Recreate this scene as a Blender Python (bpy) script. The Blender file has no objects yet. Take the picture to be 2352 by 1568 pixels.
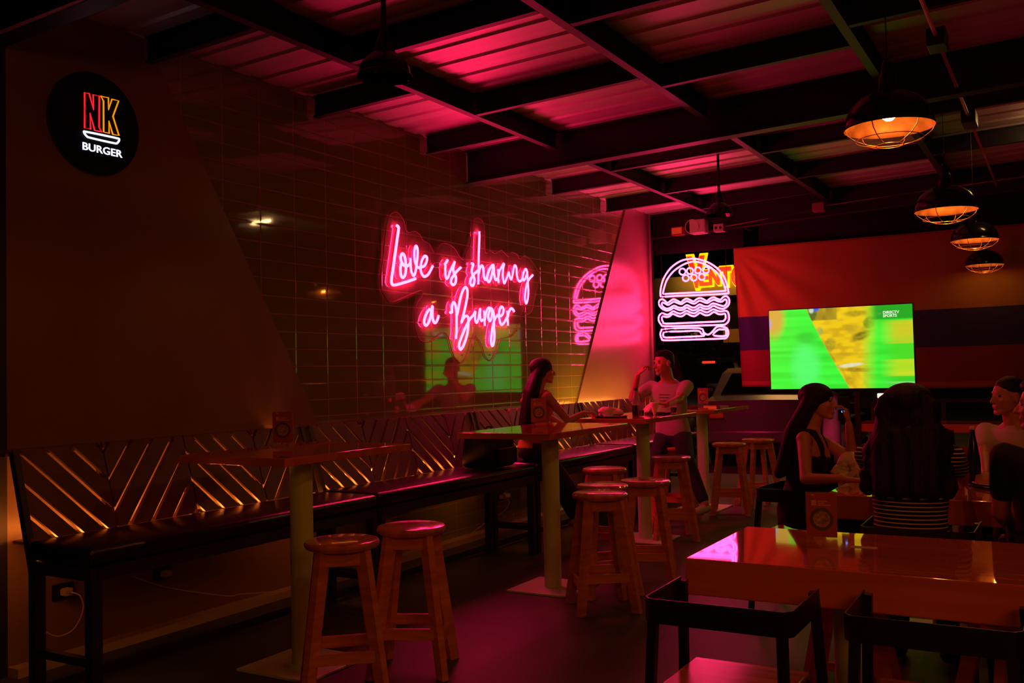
import bpy, bmesh, math, random
import numpy as np
from mathutils import Vector, Matrix

random.seed(7)
sc = bpy.context.scene
COL = sc.collection

# ------------------------------------------------------------------ camera
F, YAW, PITCH, ROLL, CAMZ = 2200.0, 0.525, 0.0336, -0.0217, 1.4
def cam_axes():
    cy, sy = math.cos(YAW), math.sin(YAW)
    f = np.array([-sy*math.cos(PITCH), cy*math.cos(PITCH), math.sin(PITCH)])
    r = np.array([cy, sy, 0.0]); u = np.cross(r, f)
    c, s = math.cos(ROLL), math.sin(ROLL)
    return c*r+s*u, -s*r+c*u, f
RR, UU, FF = cam_axes()
cam = bpy.data.cameras.new('camera'); camo = bpy.data.objects.new('camera', cam); COL.objects.link(camo)
cam.sensor_width = 36.0; cam.lens = 36.0*F/2352.0; cam.clip_start = 0.05; cam.clip_end = 300
camo.matrix_world = Matrix(((RR[0], UU[0], -FF[0], 0), (RR[1], UU[1], -FF[1], 0), (RR[2], UU[2], -FF[2], CAMZ), (0, 0, 0, 1)))
sc.camera = camo

# ------------------------------------------------------------------ world, exposure
w = bpy.data.worlds.new('night'); sc.world = w; w.use_nodes = True
w.node_tree.nodes['Background'].inputs[0].default_value = (0.25, 0.12, 0.08, 1)
w.node_tree.nodes['Background'].inputs[1].default_value = 0.0015
sc.view_settings.view_transform = 'Standard'; sc.view_settings.look = 'None'
sc.view_settings.exposure = 0.0; sc.view_settings.gamma = 1.0; sc.view_settings.use_curve_mapping = False
sc.cycles.use_denoising = True
sc.cycles.max_bounces = 8; sc.cycles.diffuse_bounces = 3; sc.cycles.sample_clamp_indirect = 4.0
sc.cycles.blur_glossy = 0.3; sc.cycles.caustics_refractive = False

def lamp(name, kind, loc, power, color, size=0.05, rot=None, shape=None, size_y=None, spot=None, parent=None):
    l = bpy.data.lights.new(name, kind); l.energy = power; l.color = color
    if kind == 'AREA':
        l.size = size
        if size_y: l.shape = 'RECTANGLE'; l.size_y = size_y
    else: l.shadow_soft_size = size
    if kind == 'SPOT': l.spot_size = spot; l.spot_blend = 0.5
    o = bpy.data.objects.new(name, l); COL.objects.link(o); o.location = loc
    if rot: o.rotation_euler = rot
    if parent: o.parent = parent
    return o
WARM = (1.0, 0.20, 0.015)
PENDW = 6.5   # watts of every pendant bulb
# the counter lights of the bar, behind and to the right of the camera
lamp('bar_counter_light', 'AREA', (2.2, -1.2, 2.9), 34, (1.0, 0.18, 0.010), 2.5, (math.radians(38), 0, math.radians(40)), size_y=1.0)
# street light over the parking area in front
lamp('street_light', 'AREA', (-5, 19, 7.0), 110, (1.0, 0.5, 0.15), 1.0, (0, 0, 0), size_y=1.0)

# ------------------------------------------------------------------ pixel helpers (camera model -> real planes)
def ray(px, py):
    return FF*F + RR*(px-1176) - UU*(py-784)
def on_plane(px, py, axis, val):
    d = ray(px, py); c = np.array([0, 0, CAMZ]); t = (val-c[axis])/d[axis]
    return Vector(c+d*t)

# ------------------------------------------------------------------ materials
def mat(name, col, rough=0.5, metal=0.0, emit=None, estr=0.0, spec=0.5, noise=None, bump=None, alpha=None, trans=None, coat=0):
    m = bpy.data.materials.new(name); m.use_nodes = True; nt = m.node_tree; b = nt.nodes['Principled BSDF']
    b.inputs['Base Color'].default_value = (*col, 1); b.inputs['Roughness'].default_value = rough
    b.inputs['Metallic'].default_value = metal; b.inputs['Specular IOR Level'].default_value = spec
    if coat: b.inputs['Coat Weight'].default_value = coat; b.inputs['Coat Roughness'].default_value = 0.03
    if emit:
        b.inputs['Emission Color'].default_value = (*emit, 1); b.inputs['Emission Strength'].default_value = estr
    if trans: b.inputs['Transmission Weight'].default_value = trans
    if alpha is not None: b.inputs['Alpha'].default_value = alpha
    if noise or bump:
        tc = nt.nodes.new('ShaderNodeTexCoord'); n = nt.nodes.new('ShaderNodeTexNoise')
        sc_ = (noise or bump)[0]
        mp = nt.nodes.new('ShaderNodeMapping'); nt.links.new(tc.outputs['Object'], mp.inputs[0]); nt.links.new(mp.outputs[0], n.inputs['Vector'])
        n.inputs['Scale'].default_value = sc_ if not isinstance(sc_, tuple) else 1.0
        if isinstance(sc_, tuple): mp.inputs['Scale'].default_value = sc_
        n.inputs['Detail'].default_value = 5
        if noise:
            r = nt.nodes.new('ShaderNodeValToRGB'); nt.links.new(n.outputs[0], r.inputs[0])
            r.color_ramp.elements[0].position = 0.3; r.color_ramp.elements[1].position = 0.7
            r.color_ramp.elements[0].color = (*noise[1], 1); r.color_ramp.elements[1].color = (*col, 1)
            nt.links.new(r.outputs[0], b.inputs['Base Color'])
        if bump:
            bp = nt.nodes.new('ShaderNodeBump'); bp.inputs['Strength'].default_value = bump[1]; bp.inputs['Distance'].default_value = 0.01
            nt.links.new(n.outputs[0], bp.inputs['Height']); nt.links.new(bp.outputs[0], b.inputs['Normal'])
    return m

M = {}
M['plaster'] = mat('painted plaster', (0.28, 0.20, 0.16), 0.28, noise=(3.0, (0.255, 0.18, 0.14)), bump=(60.0, 0.03))
M['concrete'] = mat('polished concrete', (0.085, 0.10, 0.055), 0.50, spec=0.16, noise=(1.6, (0.055, 0.06, 0.035)), bump=(9.0, 0.12))
M['curb'] = mat('concrete curb', (0.5, 0.46, 0.38), 0.7)
M['sheet'] = mat('galvanised roof sheet', (0.60, 0.54, 0.55), 0.48, 0.35, noise=((0.6, 14.0, 1.0), (0.47, 0.42, 0.43)))
M['beam'] = mat('dark painted steel beam', (0.012, 0.012, 0.014), 0.5, 0.0, spec=0.3)
M['fascia_black'] = mat('matt black fascia', (0.006, 0.006, 0.006), 0.8, spec=0.1)
M['black_metal'] = mat('black powder coated metal', (0.012, 0.013, 0.015), 0.38, 0.0, spec=0.5)
M['bench_metal'] = mat('dark blue black bench steel', (0.018, 0.022, 0.03), 0.4, 0.0)
M['leather'] = mat('black vinyl', (0.012, 0.010, 0.011), 0.27, spec=0.6, bump=(14.0, 0.25))
M['table_wood'] = mat('lacquered red brown wood', (0.75, 0.22, 0.07), 0.10, noise=((1.2, 22.0, 1.0), (0.5, 0.13, 0.04)), coat=0.6)
M['table_wood2'] = mat('lacquered red brown wood along', (0.75, 0.22, 0.07), 0.05, noise=((1.0, 16.0, 16.0), (0.55, 0.14, 0.04)), coat=0.6)
M['stool_wood'] = mat('varnished pine', (0.85, 0.34, 0.13), 0.32, noise=((3.0, 3.0, 30.0), (0.52, 0.20, 0.07)), coat=0.3)
M['stool_seat'] = mat('varnished pine seat', (0.85, 0.30, 0.11), 0.16, noise=((18.0, 2.0, 2.0), (0.52, 0.19, 0.07)), coat=0.5)
M['chair_wood'] = mat('chair seat wood', (0.75, 0.24, 0.09), 0.22, noise=((1.0, 30.0, 1.0), (0.36, 0.12, 0.04)), coat=0.3)
M['back_wood'] = mat('dark stained backrest boards', (0.16, 0.075, 0.03), 0.38, noise=((5.0, 5.0, 5.0), (0.09, 0.04, 0.018)), bump=(40.0, 0.1))
M['cream_metal'] = mat('cream painted pedestal', (0.60, 0.95, 0.5), 0.45)
M['shade_out'] = mat('glossy black enamel', (0.008, 0.008, 0.008), 0.16, spec=0.6)
M['shade_in'] = mat('copper leaf inside', (0.24, 0.12, 0.045), 0.42, 0.3, noise=(14.0, (0.10, 0.045, 0.015)))
M['cage'] = mat('brass cage wire', (0.55, 0.33, 0.12), 0.35, 0.8)
M['bulb'] = mat('glowing bulb', (1, 0.6, 0.25), 0.3, emit=(1.0, 0.46, 0.12), estr=40.0)
M['neon'] = mat('pink neon tube', (0.9, 0.3, 0.5), 0.4, emit=(1.0, 0.012, 0.095), estr=56.0)
M['neon_back'] = mat('pink neon tube jacket', (0.9, 0.3, 0.5), 0.4, emit=(1.0, 0.012, 0.08), estr=3.0)
M['neon_b'] = mat('violet pink neon tube', (0.9, 0.3, 0.5), 0.4, emit=(1.0, 0.024, 0.125), estr=30.0)
M['neon_red'] = mat('red tube', (0.8, 0.05, 0.05), 0.4, emit=(1.0, 0.015, 0.03), estr=1.1)
M['neon_yellow'] = mat('amber tube', (0.9, 0.5, 0.02), 0.4, emit=(1.0, 0.36, 0.0), estr=0.85)
M['neon_white'] = mat('white tube', (0.9, 0.9, 0.9), 0.4, emit=(0.72, 0.74, 1.0), estr=1.5)
M['sign_black'] = mat('matt black sign face', (0.003, 0.003, 0.0035), 0.6, spec=0.15)
M['rim'] = mat('satin grey rim', (0.05, 0.045, 0.05), 0.35, 0.3)
M['led'] = mat('warm led strip', (1, 0.5, 0.2), 0.5, emit=(1.0, 0.20, 0.022), estr=44.0)
M['added_glow'] = mat('added warm glow strip', (1, 0.5, 0.2), 0.5, emit=(1.0, 0.33, 0.04), estr=70.0)
M['white_plastic'] = mat('white plastic', (0.75, 0.68, 0.55), 0.5)
M['black_plastic'] = mat('black plastic', (0.01, 0.01, 0.01), 0.4)
M['card'] = mat('red printed card', (0.34, 0.012, 0.010), 0.4)
M['card_dark'] = mat('dark printed pan', (0.02, 0.015, 0.012), 0.5)
M['card_food'] = mat('printed food', (0.50, 0.36, 0.16), 0.5, noise=(90.0, (0.12, 0.05, 0.02)))
M['card_line'] = mat('pale printed lines', (0.75, 0.30, 0.16), 0.5)
M['clear'] = mat('clear acrylic', (0.9, 0.9, 0.9), 0.03, trans=0.0, alpha=0.05)
M['paper'] = mat('greaseproof paper', (0.85, 0.72, 0.55), 0.8, bump=(20.0, 0.5))
M['tray'] = mat('dark serving tray', (0.02, 0.018, 0.016), 0.35)
M['bun'] = mat('toasted bun', (0.45, 0.17, 0.06), 0.5)
M['patty'] = mat('grilled patty', (0.06, 0.02, 0.012), 0.6)
M['cola'] = mat('dark cola', (0.012, 0.004, 0.003), 0.1, spec=0.6)
M['label'] = mat('bottle label', (0.5, 0.4, 0.4), 0.4)
M['blue_bottle'] = mat('dark blue bottle glass', (0.01, 0.03, 0.10), 0.12, spec=0.7)
M['amber_glass'] = mat('amber drink', (0.2, 0.05, 0.01), 0.08)
M['skin'] = mat('skin', (0.55, 0.24, 0.14), 0.5)
M['skin2'] = mat('tanned skin', (0.50, 0.21, 0.12), 0.5)
M['hair'] = mat('dark hair', (0.012, 0.006, 0.005), 0.6, spec=0.25, bump=((60.0, 60.0, 6.0), 0.8))
M['eye'] = mat('eye', (0.03, 0.02, 0.02), 0.1)
M['tee_white'] = mat('white cotton', (0.48, 0.44, 0.38), 0.85, bump=(12.0, 0.3))
M['top_orange'] = mat('rust coloured top', (0.55, 0.16, 0.09), 0.85)
M['black_cloth'] = mat('black cloth', (0.010, 0.010, 0.012), 0.8)
M['jeans'] = mat('dark denim', (0.022, 0.022, 0.04), 0.85)
M['shoe'] = mat('light canvas shoe', (0.5, 0.45, 0.38), 0.7)
M['asphalt'] = mat('asphalt', (0.05, 0.045, 0.04), 0.85, noise=(4.0, (0.03, 0.03, 0.028)))
M['silver_car'] = mat('silver car paint', (0.10, 0.095, 0.085), 0.35, 0.2)
M['dark_car'] = mat('dark car paint', (0.03, 0.02, 0.018), 0.2, 0.2, coat=0.5)
M['car_glass'] = mat('tinted car glass', (0.006, 0.006, 0.006), 0.06, spec=0.6)
M['tyre'] = mat('tyre rubber', (0.01, 0.01, 0.01), 0.8)
M['hub'] = mat('wheel hub', (0.3, 0.3, 0.3), 0.3, 0.7)
M['tail'] = mat('red tail light', (0.6, 0.02, 0.01), 0.3, emit=(1.0, 0.05, 0.01), estr=0.9)
M['tail_off'] = mat('red lens unlit', (0.35, 0.01, 0.01), 0.2)
M['headlamp'] = mat('lit headlamp', (0.9, 0.85, 0.8), 0.3, emit=(1.0, 0.8, 0.6), estr=1.5)
M['foliage'] = mat('leaf', (0.10, 0.09, 0.02), 0.7)
M['bark'] = mat('bark', (0.12, 0.06, 0.03), 0.9)
M['house'] = mat('cream render', (0.45, 0.34, 0.16), 0.8)
M['house_dark'] = mat('dark fascia', (0.03, 0.02, 0.018), 0.8)
M['shop_window'] = mat('lit shop window', (0.5, 0.3, 0.1), 0.6, emit=(1.0, 0.25, 0.02), estr=0.10)
M['shop_window2'] = mat('dim shop window', (0.4, 0.3, 0.25), 0.6, emit=(1.0, 0.5, 0.3), estr=0.08)
M['sign_red'] = mat('lit red letter face', (0.7, 0.03, 0.02), 0.4, emit=(1.0, 0.02, 0.005), estr=1.3)
M['sign_yellow'] = mat('lit yellow letter border', (0.8, 0.5, 0.02), 0.4, emit=(1.0, 0.58, 0.0), estr=1.4)
M['conduit'] = mat('painted conduit', (0.30, 0.16, 0.12), 0.5)
M['fixture_white'] = mat('fixture housing', (0.7, 0.66, 0.6), 0.4)
M['tube_light'] = mat('lit tube', (1, 0.9, 0.7), 0.4, emit=(1.0, 0.58, 0.20), estr=70.0)
M['rail_red'] = mat('red painted rail', (0.35, 0.05, 0.03), 0.5)
M['sticker'] = mat('pale sticker', (0.45, 0.48, 0.22), 0.6)
M['led_blue'] = mat('blue light', (0.1, 0.4, 1.0), 0.4, emit=(0.05, 0.35, 1.0), estr=2.5)
M['chrome'] = mat('chrome', (0.7, 0.7, 0.75), 0.12, 1.0)
M['moto_white'] = mat('pale scooter fairing', (0.45, 0.45, 0.55), 0.25)
M['print_dark'] = mat('dark shirt print', (0.06, 0.03, 0.04), 0.8)

# tile: stacked tiles 0.316 x 0.115 with grout lines, every tile tilted a hair
def tile_material():
    m = bpy.data.materials.new('glazed tile'); m.use_nodes = True; nt = m.node_tree; N = nt.nodes; L = nt.links
    b = N['Principled BSDF']
    tc = N.new('ShaderNodeTexCoord'); sp = N.new('ShaderNodeSeparateXYZ'); L.new(tc.outputs['Object'], sp.inputs[0])
    def m_(op, a, b_=None, c=None):
        n = N.new('ShaderNodeMath'); n.operation = op
        for i, v in enumerate((a, b_, c)):
            if v is None: continue
            if isinstance(v, (int, float)): n.inputs[i].default_value = v
            else: L.new(v, n.inputs[i])
        return n.outputs[0]
    u = m_('DIVIDE', m_('ADD', sp.outputs[1], -7.992+0.316*40), 0.316)
    v = m_('DIVIDE', m_('ADD', sp.outputs[2], -1.826+0.115*40), 0.115)
    fu = m_('FRACT', u); fv = m_('FRACT', v)
    du = m_('MULTIPLY', m_('MINIMUM', fu, m_('SUBTRACT', 1.0, fu)), 0.316)
    dv = m_('MULTIPLY', m_('MINIMUM', fv, m_('SUBTRACT', 1.0, fv)), 0.115)
    d = m_('MINIMUM', du, dv)
    grout = m_('LESS_THAN', d, 0.0028)
    edge = N.new('ShaderNodeMapRange'); L.new(d, edge.inputs[0]); edge.inputs[1].default_value = 0.0015; edge.inputs[2].default_value = 0.008
    cx = N.new('ShaderNodeCombineXYZ'); L.new(m_('FLOOR', u), cx.inputs[0]); L.new(m_('FLOOR', v), cx.inputs[1])
    wn = N.new('ShaderNodeTexWhiteNoise'); wn.noise_dimensions = '2D'; L.new(cx.outputs[0], wn.inputs[0])
    mix = N.new('ShaderNodeMix'); mix.data_type = 'RGBA'; L.new(grout, mix.inputs[0])
    mix.inputs[6].default_value = (0.22, 0.27, 0.09, 1); mix.inputs[7].default_value = (0.30, 0.26, 0.12, 1)
    L.new(mix.outputs[2], b.inputs['Base Color'])
    rr = m_('MULTIPLY_ADD', grout, 0.5, 0.045); L.new(rr, b.inputs['Roughness'])
    b.inputs['Specular IOR Level'].default_value = 1.0; b.inputs['Coat Weight'].default_value = 0.5; b.inputs['Coat Roughness'].default_value = 0.02
    # height: bevelled edges + a per-tile slope
    spn = N.new('ShaderNodeSeparateColor'); L.new(wn.outputs['Color'], spn.inputs[0])
    s1 = m_('MULTIPLY', m_('MULTIPLY', m_('SUBTRACT', spn.outputs[0], 0.5), fu), 0.10)
    s2 = m_('MULTIPLY', m_('MULTIPLY', m_('SUBTRACT', spn.outputs[1], 0.5), fv), 0.05)
    nz = N.new('ShaderNodeTexNoise'); nz.inputs['Scale'].default_value = 7.0; L.new(tc.outputs['Object'], nz.inputs[0])
    h = m_('ADD', m_('ADD', m_('MULTIPLY', edge.outputs[0], 0.35), m_('ADD', s1, s2)), m_('MULTIPLY', nz.outputs[0], 0.06))
    bp = N.new('ShaderNodeBump'); bp.inputs['Distance'].default_value = 0.003; bp.inputs['Strength'].default_value = 1.0
    L.new(h, bp.inputs['Height']); L.new(bp.outputs[0], b.inputs['Normal'])
    return m
M['tile'] = tile_material()

# ------------------------------------------------------------------ mesh helpers
def finish(bm, name, m, parent=None, smooth=False, label=None, flipfix=True):
    if flipfix: bmesh.ops.recalc_face_normals(bm, faces=bm.faces)
    me = bpy.data.meshes.new(name); bm.to_mesh(me); bm.free()
    for mm in (m if isinstance(m, (list, tuple)) else [m]): me.materials.append(mm)
    if smooth is True:
        for p in me.polygons: p.use_smooth = True
    o = bpy.data.objects.new(name, me); COL.objects.link(o)
    if smooth == 'auto':
        for p in me.polygons: p.use_smooth = True
        try: me.set_sharp_from_angle(angle=math.radians(21))
        except Exception: pass
    if parent: o.parent = parent
    if label: o['label'] = label
    return o
def tag(o, label, cat, group=None, kind=None):
    if label: o['label'] = label
    if cat: o['category'] = cat
    if group: o['group'] = group
    if kind: o['kind'] = kind
    return o
def thing(name, loc=(0, 0, 0), rz=0.0, label=None, cat=None, group=None):
    o = bpy.data.objects.new(name, None); COL.objects.link(o); o.location = loc; o.rotation_euler = (0, 0, rz); o.empty_display_size = 0.1
    return tag(o, label, cat, group)
def struct(o):
    o['kind'] = 'structure'; return o
def copy_tree(o, parent=None):
    c = o.copy(); COL.objects.link(c)
    if parent: c.parent = parent
    for ch in list(o.children): copy_tree(ch, c)
    return c
def box(bm, x0, x1, y0, y1, z0, z1, mi=0):
    v = [bm.verts.new((x, y, z)) for x in (x0, x1) for y in (y0, y1) for z in (z0, z1)]
    fs = []
    for f in ((0, 1, 3, 2), (4, 6, 7, 5), (0, 4, 5, 1), (2, 3, 7, 6), (0, 2, 6, 4), (1, 5, 7, 3)):
        fc = bm.faces.new([v[i] for i in f]); fc.material_index = mi; fs.append(fc)
    return v
def bevbox(bm, x0, x1, y0, y1, z0, z1, r=0.005, seg=2):
    v = box(bm, x0, x1, y0, y1, z0, z1)
    es = set(e for vv in v for e in vv.link_edges)
    bmesh.ops.bevel(bm, geom=list(es), offset=r, segments=seg, affect='EDGES', profile=0.5)
def frame_from(d, hint=None):
    d = Vector(d).normalized()
    h = Vector(hint) if hint is not None else (Vector((0, 0, 1)) if abs(d.z) < 0.95 else Vector((1, 0, 0)))
    a = d.cross(h).normalized(); b = a.cross(d).normalized()
    return a, b, d
def bar(bm, p, q, wa, wb, wa2=None, wb2=None, hint=None):
    """rectangular bar from p to q, width wa (sideways) and wb (towards hint)"""
    p, q = Vector(p), Vector(q); a, b, d = frame_from(q-p, hint)
    wa2 = wa if wa2 is None else wa2; wb2 = wb if wb2 is None else wb2
    r0 = [bm.verts.new(p+a*(sx*wa/2)+b*(sy*wb/2)) for sx, sy in ((-1, -1), (1, -1), (1, 1), (-1, 1))]
    r1 = [bm.verts.new(q+a*(sx*wa2/2)+b*(sy*wb2/2)) for sx, sy in ((-1, -1), (1, -1), (1, 1), (-1, 1))]
    bm.faces.new(r0[::-1]); bm.faces.new(r1)
    for i in range(4): bm.faces.new((r0[i], r0[(i+1) % 4], r1[(i+1) % 4], r1[i]))
def lathe(bm, prof, n=32, c=(0, 0, 0), cap=True, mi=0):
    rings = []
    for r, z in prof:
        rings.append([bm.verts.new((c[0]+r*math.cos(2*math.pi*i/n), c[1]+r*math.sin(2*math.pi*i/n), c[2]+z)) for i in range(n)])
    for a, b in zip(rings, rings[1:]):
        for i in range(n):
            f = bm.faces.new((a[i], a[(i+1) % n], b[(i+1) % n], b[i])); f.material_index = mi
    if cap:
        for r in (rings[0], rings[-1]):
            f = bm.faces.new(r); f.material_index = mi
def tube(bm, pts, r, n=8, closed=False, cap=True):
    pts = [Vector(p) for p in pts]
    out = [pts[0]]
    for p in pts[1:]:
        if (p-out[-1]).length > 1e-5: out.append(p)
    pts = out
    if closed and (pts[0]-pts[-1]).length < 1e-4: pts = pts[:-1]
    m = len(pts); rings = []; prev = None
    for i in range(m):
        if closed: t = (pts[(i+1) % m]-pts[i-1])
        else: t = (pts[min(i+1, m-1)]-pts[max(i-1, 0)])
        if t.length < 1e-7: t = pts[min(i+1, m-1)]-pts[i-1]
        t.normalize()
        if prev is None:
            a, b, _ = frame_from(t)
        else:
            a = prev - t*prev.dot(t)
            if a.length < 1e-5: a = frame_from(t)[0]
            a.normalize(); b = t.cross(a)
        prev = a
        rad = r[i] if isinstance(r, (list, tuple)) else r
        rings.append([bm.verts.new(pts[i]+a*(rad*math.cos(2*math.pi*k/n))+b*(rad*math.sin(2*math.pi*k/n))) for k in range(n)])
    rng = range(m) if closed else range(m-1)
    for i in rng:
        A, B = rings[i], rings[(i+1) % m]
        for k in range(n): bm.faces.new((A[k], A[(k+1) % n], B[(k+1) % n], B[k]))
    if not closed and cap: bm.faces.new(rings[0][::-1]); bm.faces.new(rings[-1])
def spline(pts, sub=5, closed=False):
    pts = [np.array(p, float) for p in pts]; n = len(pts); out = []
    rng = range(n) if closed else range(n-1)
    for i in rng:
        p0 = pts[i-1] if (closed or i > 0) else pts[0]
        p1 = pts[i]; p2 = pts[(i+1) % n]; p3 = pts[(i+2) % n] if (closed or i+2 < n) else pts[-1]
        for k in range(sub):
            t = k/sub
            out.append(0.5*((2*p1)+(-p0+p2)*t+(2*p0-5*p1+4*p2-p3)*t*t+(-p0+3*p1-3*p2+p3)*t**3))
    if not closed: out.append(pts[-1])
    return out
def text_obj(s, size, m, parent=None, name='lettering', extrude=0.002, offset=0.0, mat4=None, bold=0.0):
    c = bpy.data.curves.new(name, 'FONT'); c.body = s; c.size = size; c.extrude = extrude; c.offset = offset; c.resolution_u = 3
    c.align_x = 'LEFT'
    tmp = bpy.data.objects.new('tmp', c); COL.objects.link(tmp)
    dg = bpy.context.evaluated_depsgraph_get(); me = bpy.data.meshes.new_from_object(tmp.evaluated_get(dg)); COL.objects.unlink(tmp)
    bpy.data.objects.remove(tmp); me.materials.clear(); me.materials.append(m); me.name = name
    o = bpy.data.objects.new(name, me); COL.objects.link(o)
    if mat4 is not None: me.transform(mat4)
    if parent: o.parent = parent
    return o
def world_child(o, parent):
    """parent an object whose mesh is written in world coordinates"""
    o.parent = parent
    o.matrix_parent_inverse = Matrix.Translation(-Vector(parent.location))
    return o
ROOF0, SL = 3.19, 0.036
def roofz(x, z0): return z0+SL*(x+4.47)
WX = -4.47     # face of the tiled wall
# ================================================================== SETTING
bm = bmesh.new(); box(bm, -4.9, 4.5, -3.0, 12.6, -0.2, 0.0)
floor = struct(finish(bm, 'floor', M['concrete'])); floor.location = (0, 0, 0)
bm = bmesh.new(); box(bm, -40, 40, 12.6, 70, -0.25, -0.05)
struct(finish(bm, 'street', M['asphalt']))
# tiled wall
Y0, Y1 = 2.79, 11.2
bm = bmesh.new(); box(bm, WX-0.2, WX, Y0, Y1, 0.0, 3.62)
struct(finish(bm, 'wall_left', M['tile']))
# near plastered panel with a slanted edge, standing proud of the tiles
def prism_x(name, poly, x0, x1, m, kind=True):
    bm = bmesh.new()
    a = [bm.verts.new((x0, y, z)) for y, z in poly]; b = [bm.verts.new((x1, y, z)) for y, z in poly]
    bm.faces.new(a[::-1]); bm.faces.new(b)
    n = len(poly)
    for i in range(n): bm.faces.new((a[i], a[(i+1) % n], b[(i+1) % n], b[i]))
    o = finish(bm, name, m)
    return struct(o) if kind else o
PX = WX+0.018
prism_x('wall_left_near_plaster', [(Y0, 0.0), (5.10, 0.0), (5.06, 1.03), (3.72, 3.20), (3.55, 3.60), (Y0, 3.60)], WX, PX, M['plaster'])
prism_x('wall_left_far_plaster', [(8.45, 0.0), (Y1, 0.0), (Y1, 3.60), (10.60, 3.60), (10.43, 3.30), (9.02, 1.07), (8.62, 0.40)], WX, PX, M['plaster'])
bm = bmesh.new(); box(bm, WX-0.30, WX+0.02, Y0-0.10, Y0, 0.0, 3.6); struct(finish(bm, 'trim_1', M['bench_metal']))
bm = bmesh.new(); box(bm, WX, WX+0.10, Y0, Y1, 0.0, 0.045); struct(finish(bm, 'baseboard_left', M['curb']))
# walls behind the camera and on the unseen right, which close the room
bm = bmesh.new(); box(bm, -9.0, 4.7, -3.2, -3.0, 0, 3.6); struct(finish(bm, 'wall_back', M['house_dark']))
bm = bmesh.new(); box(bm, 4.5, 4.7, -3.0, 12.6, 0, 3.6); struct(finish(bm, 'wall_right', M['house_dark']))

# corrugated roof: trapezoid ribs running across (along x)
bm = bmesh.new()
prof = []; y = -3.0; pitch = 0.26
while y < 12.7:
    prof += [(y, 0.0), (y+0.15, 0.0), (y+0.17, 0.013), (y+0.24, 0.013)]; y += pitch
x0, x1 = -4.9, 4.6
for zoff in (0.0, 0.012):
    a = [bm.verts.new((x0, yy, roofz(x0, 3.34)+zz+zoff)) for yy, zz in prof]
    b = [bm.verts.new((x1, yy, roofz(x1, 3.34)+zz+zoff)) for yy, zz in prof]
    for i in range(len(prof)-1):
        f = bm.faces.new((a[i], a[i+1], b[i+1], b[i])) if zoff == 0 else bm.faces.new((a[i], b[i], b[i+1], a[i+1]))
struct(finish(bm, 'ceiling', M['sheet'], flipfix=False))

# steel: I-profile main beams across, channel purlins along and joists between
def ibeam_x(name, y, xa, xb, zb, depth, wf):
    bm = bmesh.new(); t = 0.012
    def rx(x, z): return roofz(x, z)
    def slab(ya, yb, za, zc):
        v = []
        for x in (xa, xb):
            for yy in (ya, yb):
                for z in (za, zc): v.append(bm.verts.new((x, yy, rx(x, z))))
        for f in ((0, 1, 3, 2), (4, 6, 7, 5), (0, 4, 5, 1), (2, 3, 7, 6), (0, 2, 6, 4), (1, 5, 7, 3)): bm.faces.new([v[i] for i in f])
    slab(y-wf/2, y+wf/2, zb, zb+t); slab(y-wf/2, y+wf/2, zb+depth-t, zb+depth); slab(y-t/2, y+t/2, zb+t, zb+depth-t)
    return struct(finish(bm, name, M['beam']))
def ibeam_y(name, x, ya, yb, zb, depth, wf):
    bm = bmesh.new(); t = 0.01; z = roofz(x, zb)
    box(bm, x-wf/2, x+wf/2, ya, yb, z, z+t); box(bm, x-wf/2, x+wf/2, ya, yb, z+depth-t, z+depth); box(bm, x-t/2, x+t/2, ya, yb, z+t, z+depth-t)
    return struct(finish(bm, name, M['beam']))
MAINS = [-1.54, 2.73, 7.0, 11.27]
for yb in MAINS: ibeam_x('ceiling_beam', yb, -4.46, 4.5, 3.05, 0.29, 0.11)
PURL = [-3.57, -2.28, -1.03, 0.22, 1.47, 2.72, 3.97]
for x in PURL:
    for a, b in zip(MAINS, MAINS[1:]+[12.6]): ibeam_y('ceiling_purlin', x, a+0.06, b-0.06, 3.19, 0.15, 0.055)
def joist(xa, xb, y): return ibeam_x('ceiling_joist', y, xa, xb, 3.19, 0.15, 0.045)
XL = [-4.46]+PURL
rows = [[-0.1, 1.3, 3.62, 5.01, 6.35, 8.53, 9.84], [-0.6, 0.9, 4.33, 5.69, 8.0, 9.35, 10.5], [-0.1, 1.3, 4.6, 5.95, 8.3, 9.6],
        [-0.6, 0.9, 4.2, 5.6, 8.0, 9.5], [1, 4.6, 5.9, 8.4, 9.8], [1, 4.6, 8.4], [1, 4.6, 8.4]]
for i, ys in enumerate(rows):
    for yy in ys: joist(XL[i]+0.03, XL[i+1]-0.03, yy)
# front fascia above the open shop front and the post at the wall's far end
bm = bmesh.new(); box(bm, -4.7, -3.32, 11.33, 11.38, 2.86, 3.34); struct(finish(bm, 'trim_2', M['fascia_black']))
bm = bmesh.new(); box(bm, -4.68, -4.47, Y1, Y1+0.12, 0, 3.2); struct(finish(bm, 'trim_3', M['beam']))
bm = bmesh.new(); box(bm, -3.4, 4.5, 12.3, 12.36, 2.99, 3.45); struct(finish(bm, 'trim_4', M['fascia_black']))

bm = bmesh.new(); tube(bm, [(x_, 2.655, roofz(x_, 3.045)) for x_ in (-4.9, -2.0, 4.4)], 0.012, 10); o_ = finish(bm, 'beam_highlight_rod', mat('pale beam highlight', (0.5, 0.42, 0.42), 0.5), None, True); tag(o_, 'thin pale rod added for the bright highlight along the dark roof beam at the top left corner', 'pipe')  # pale rod stands in for the highlight on the beam's lower edge

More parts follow.
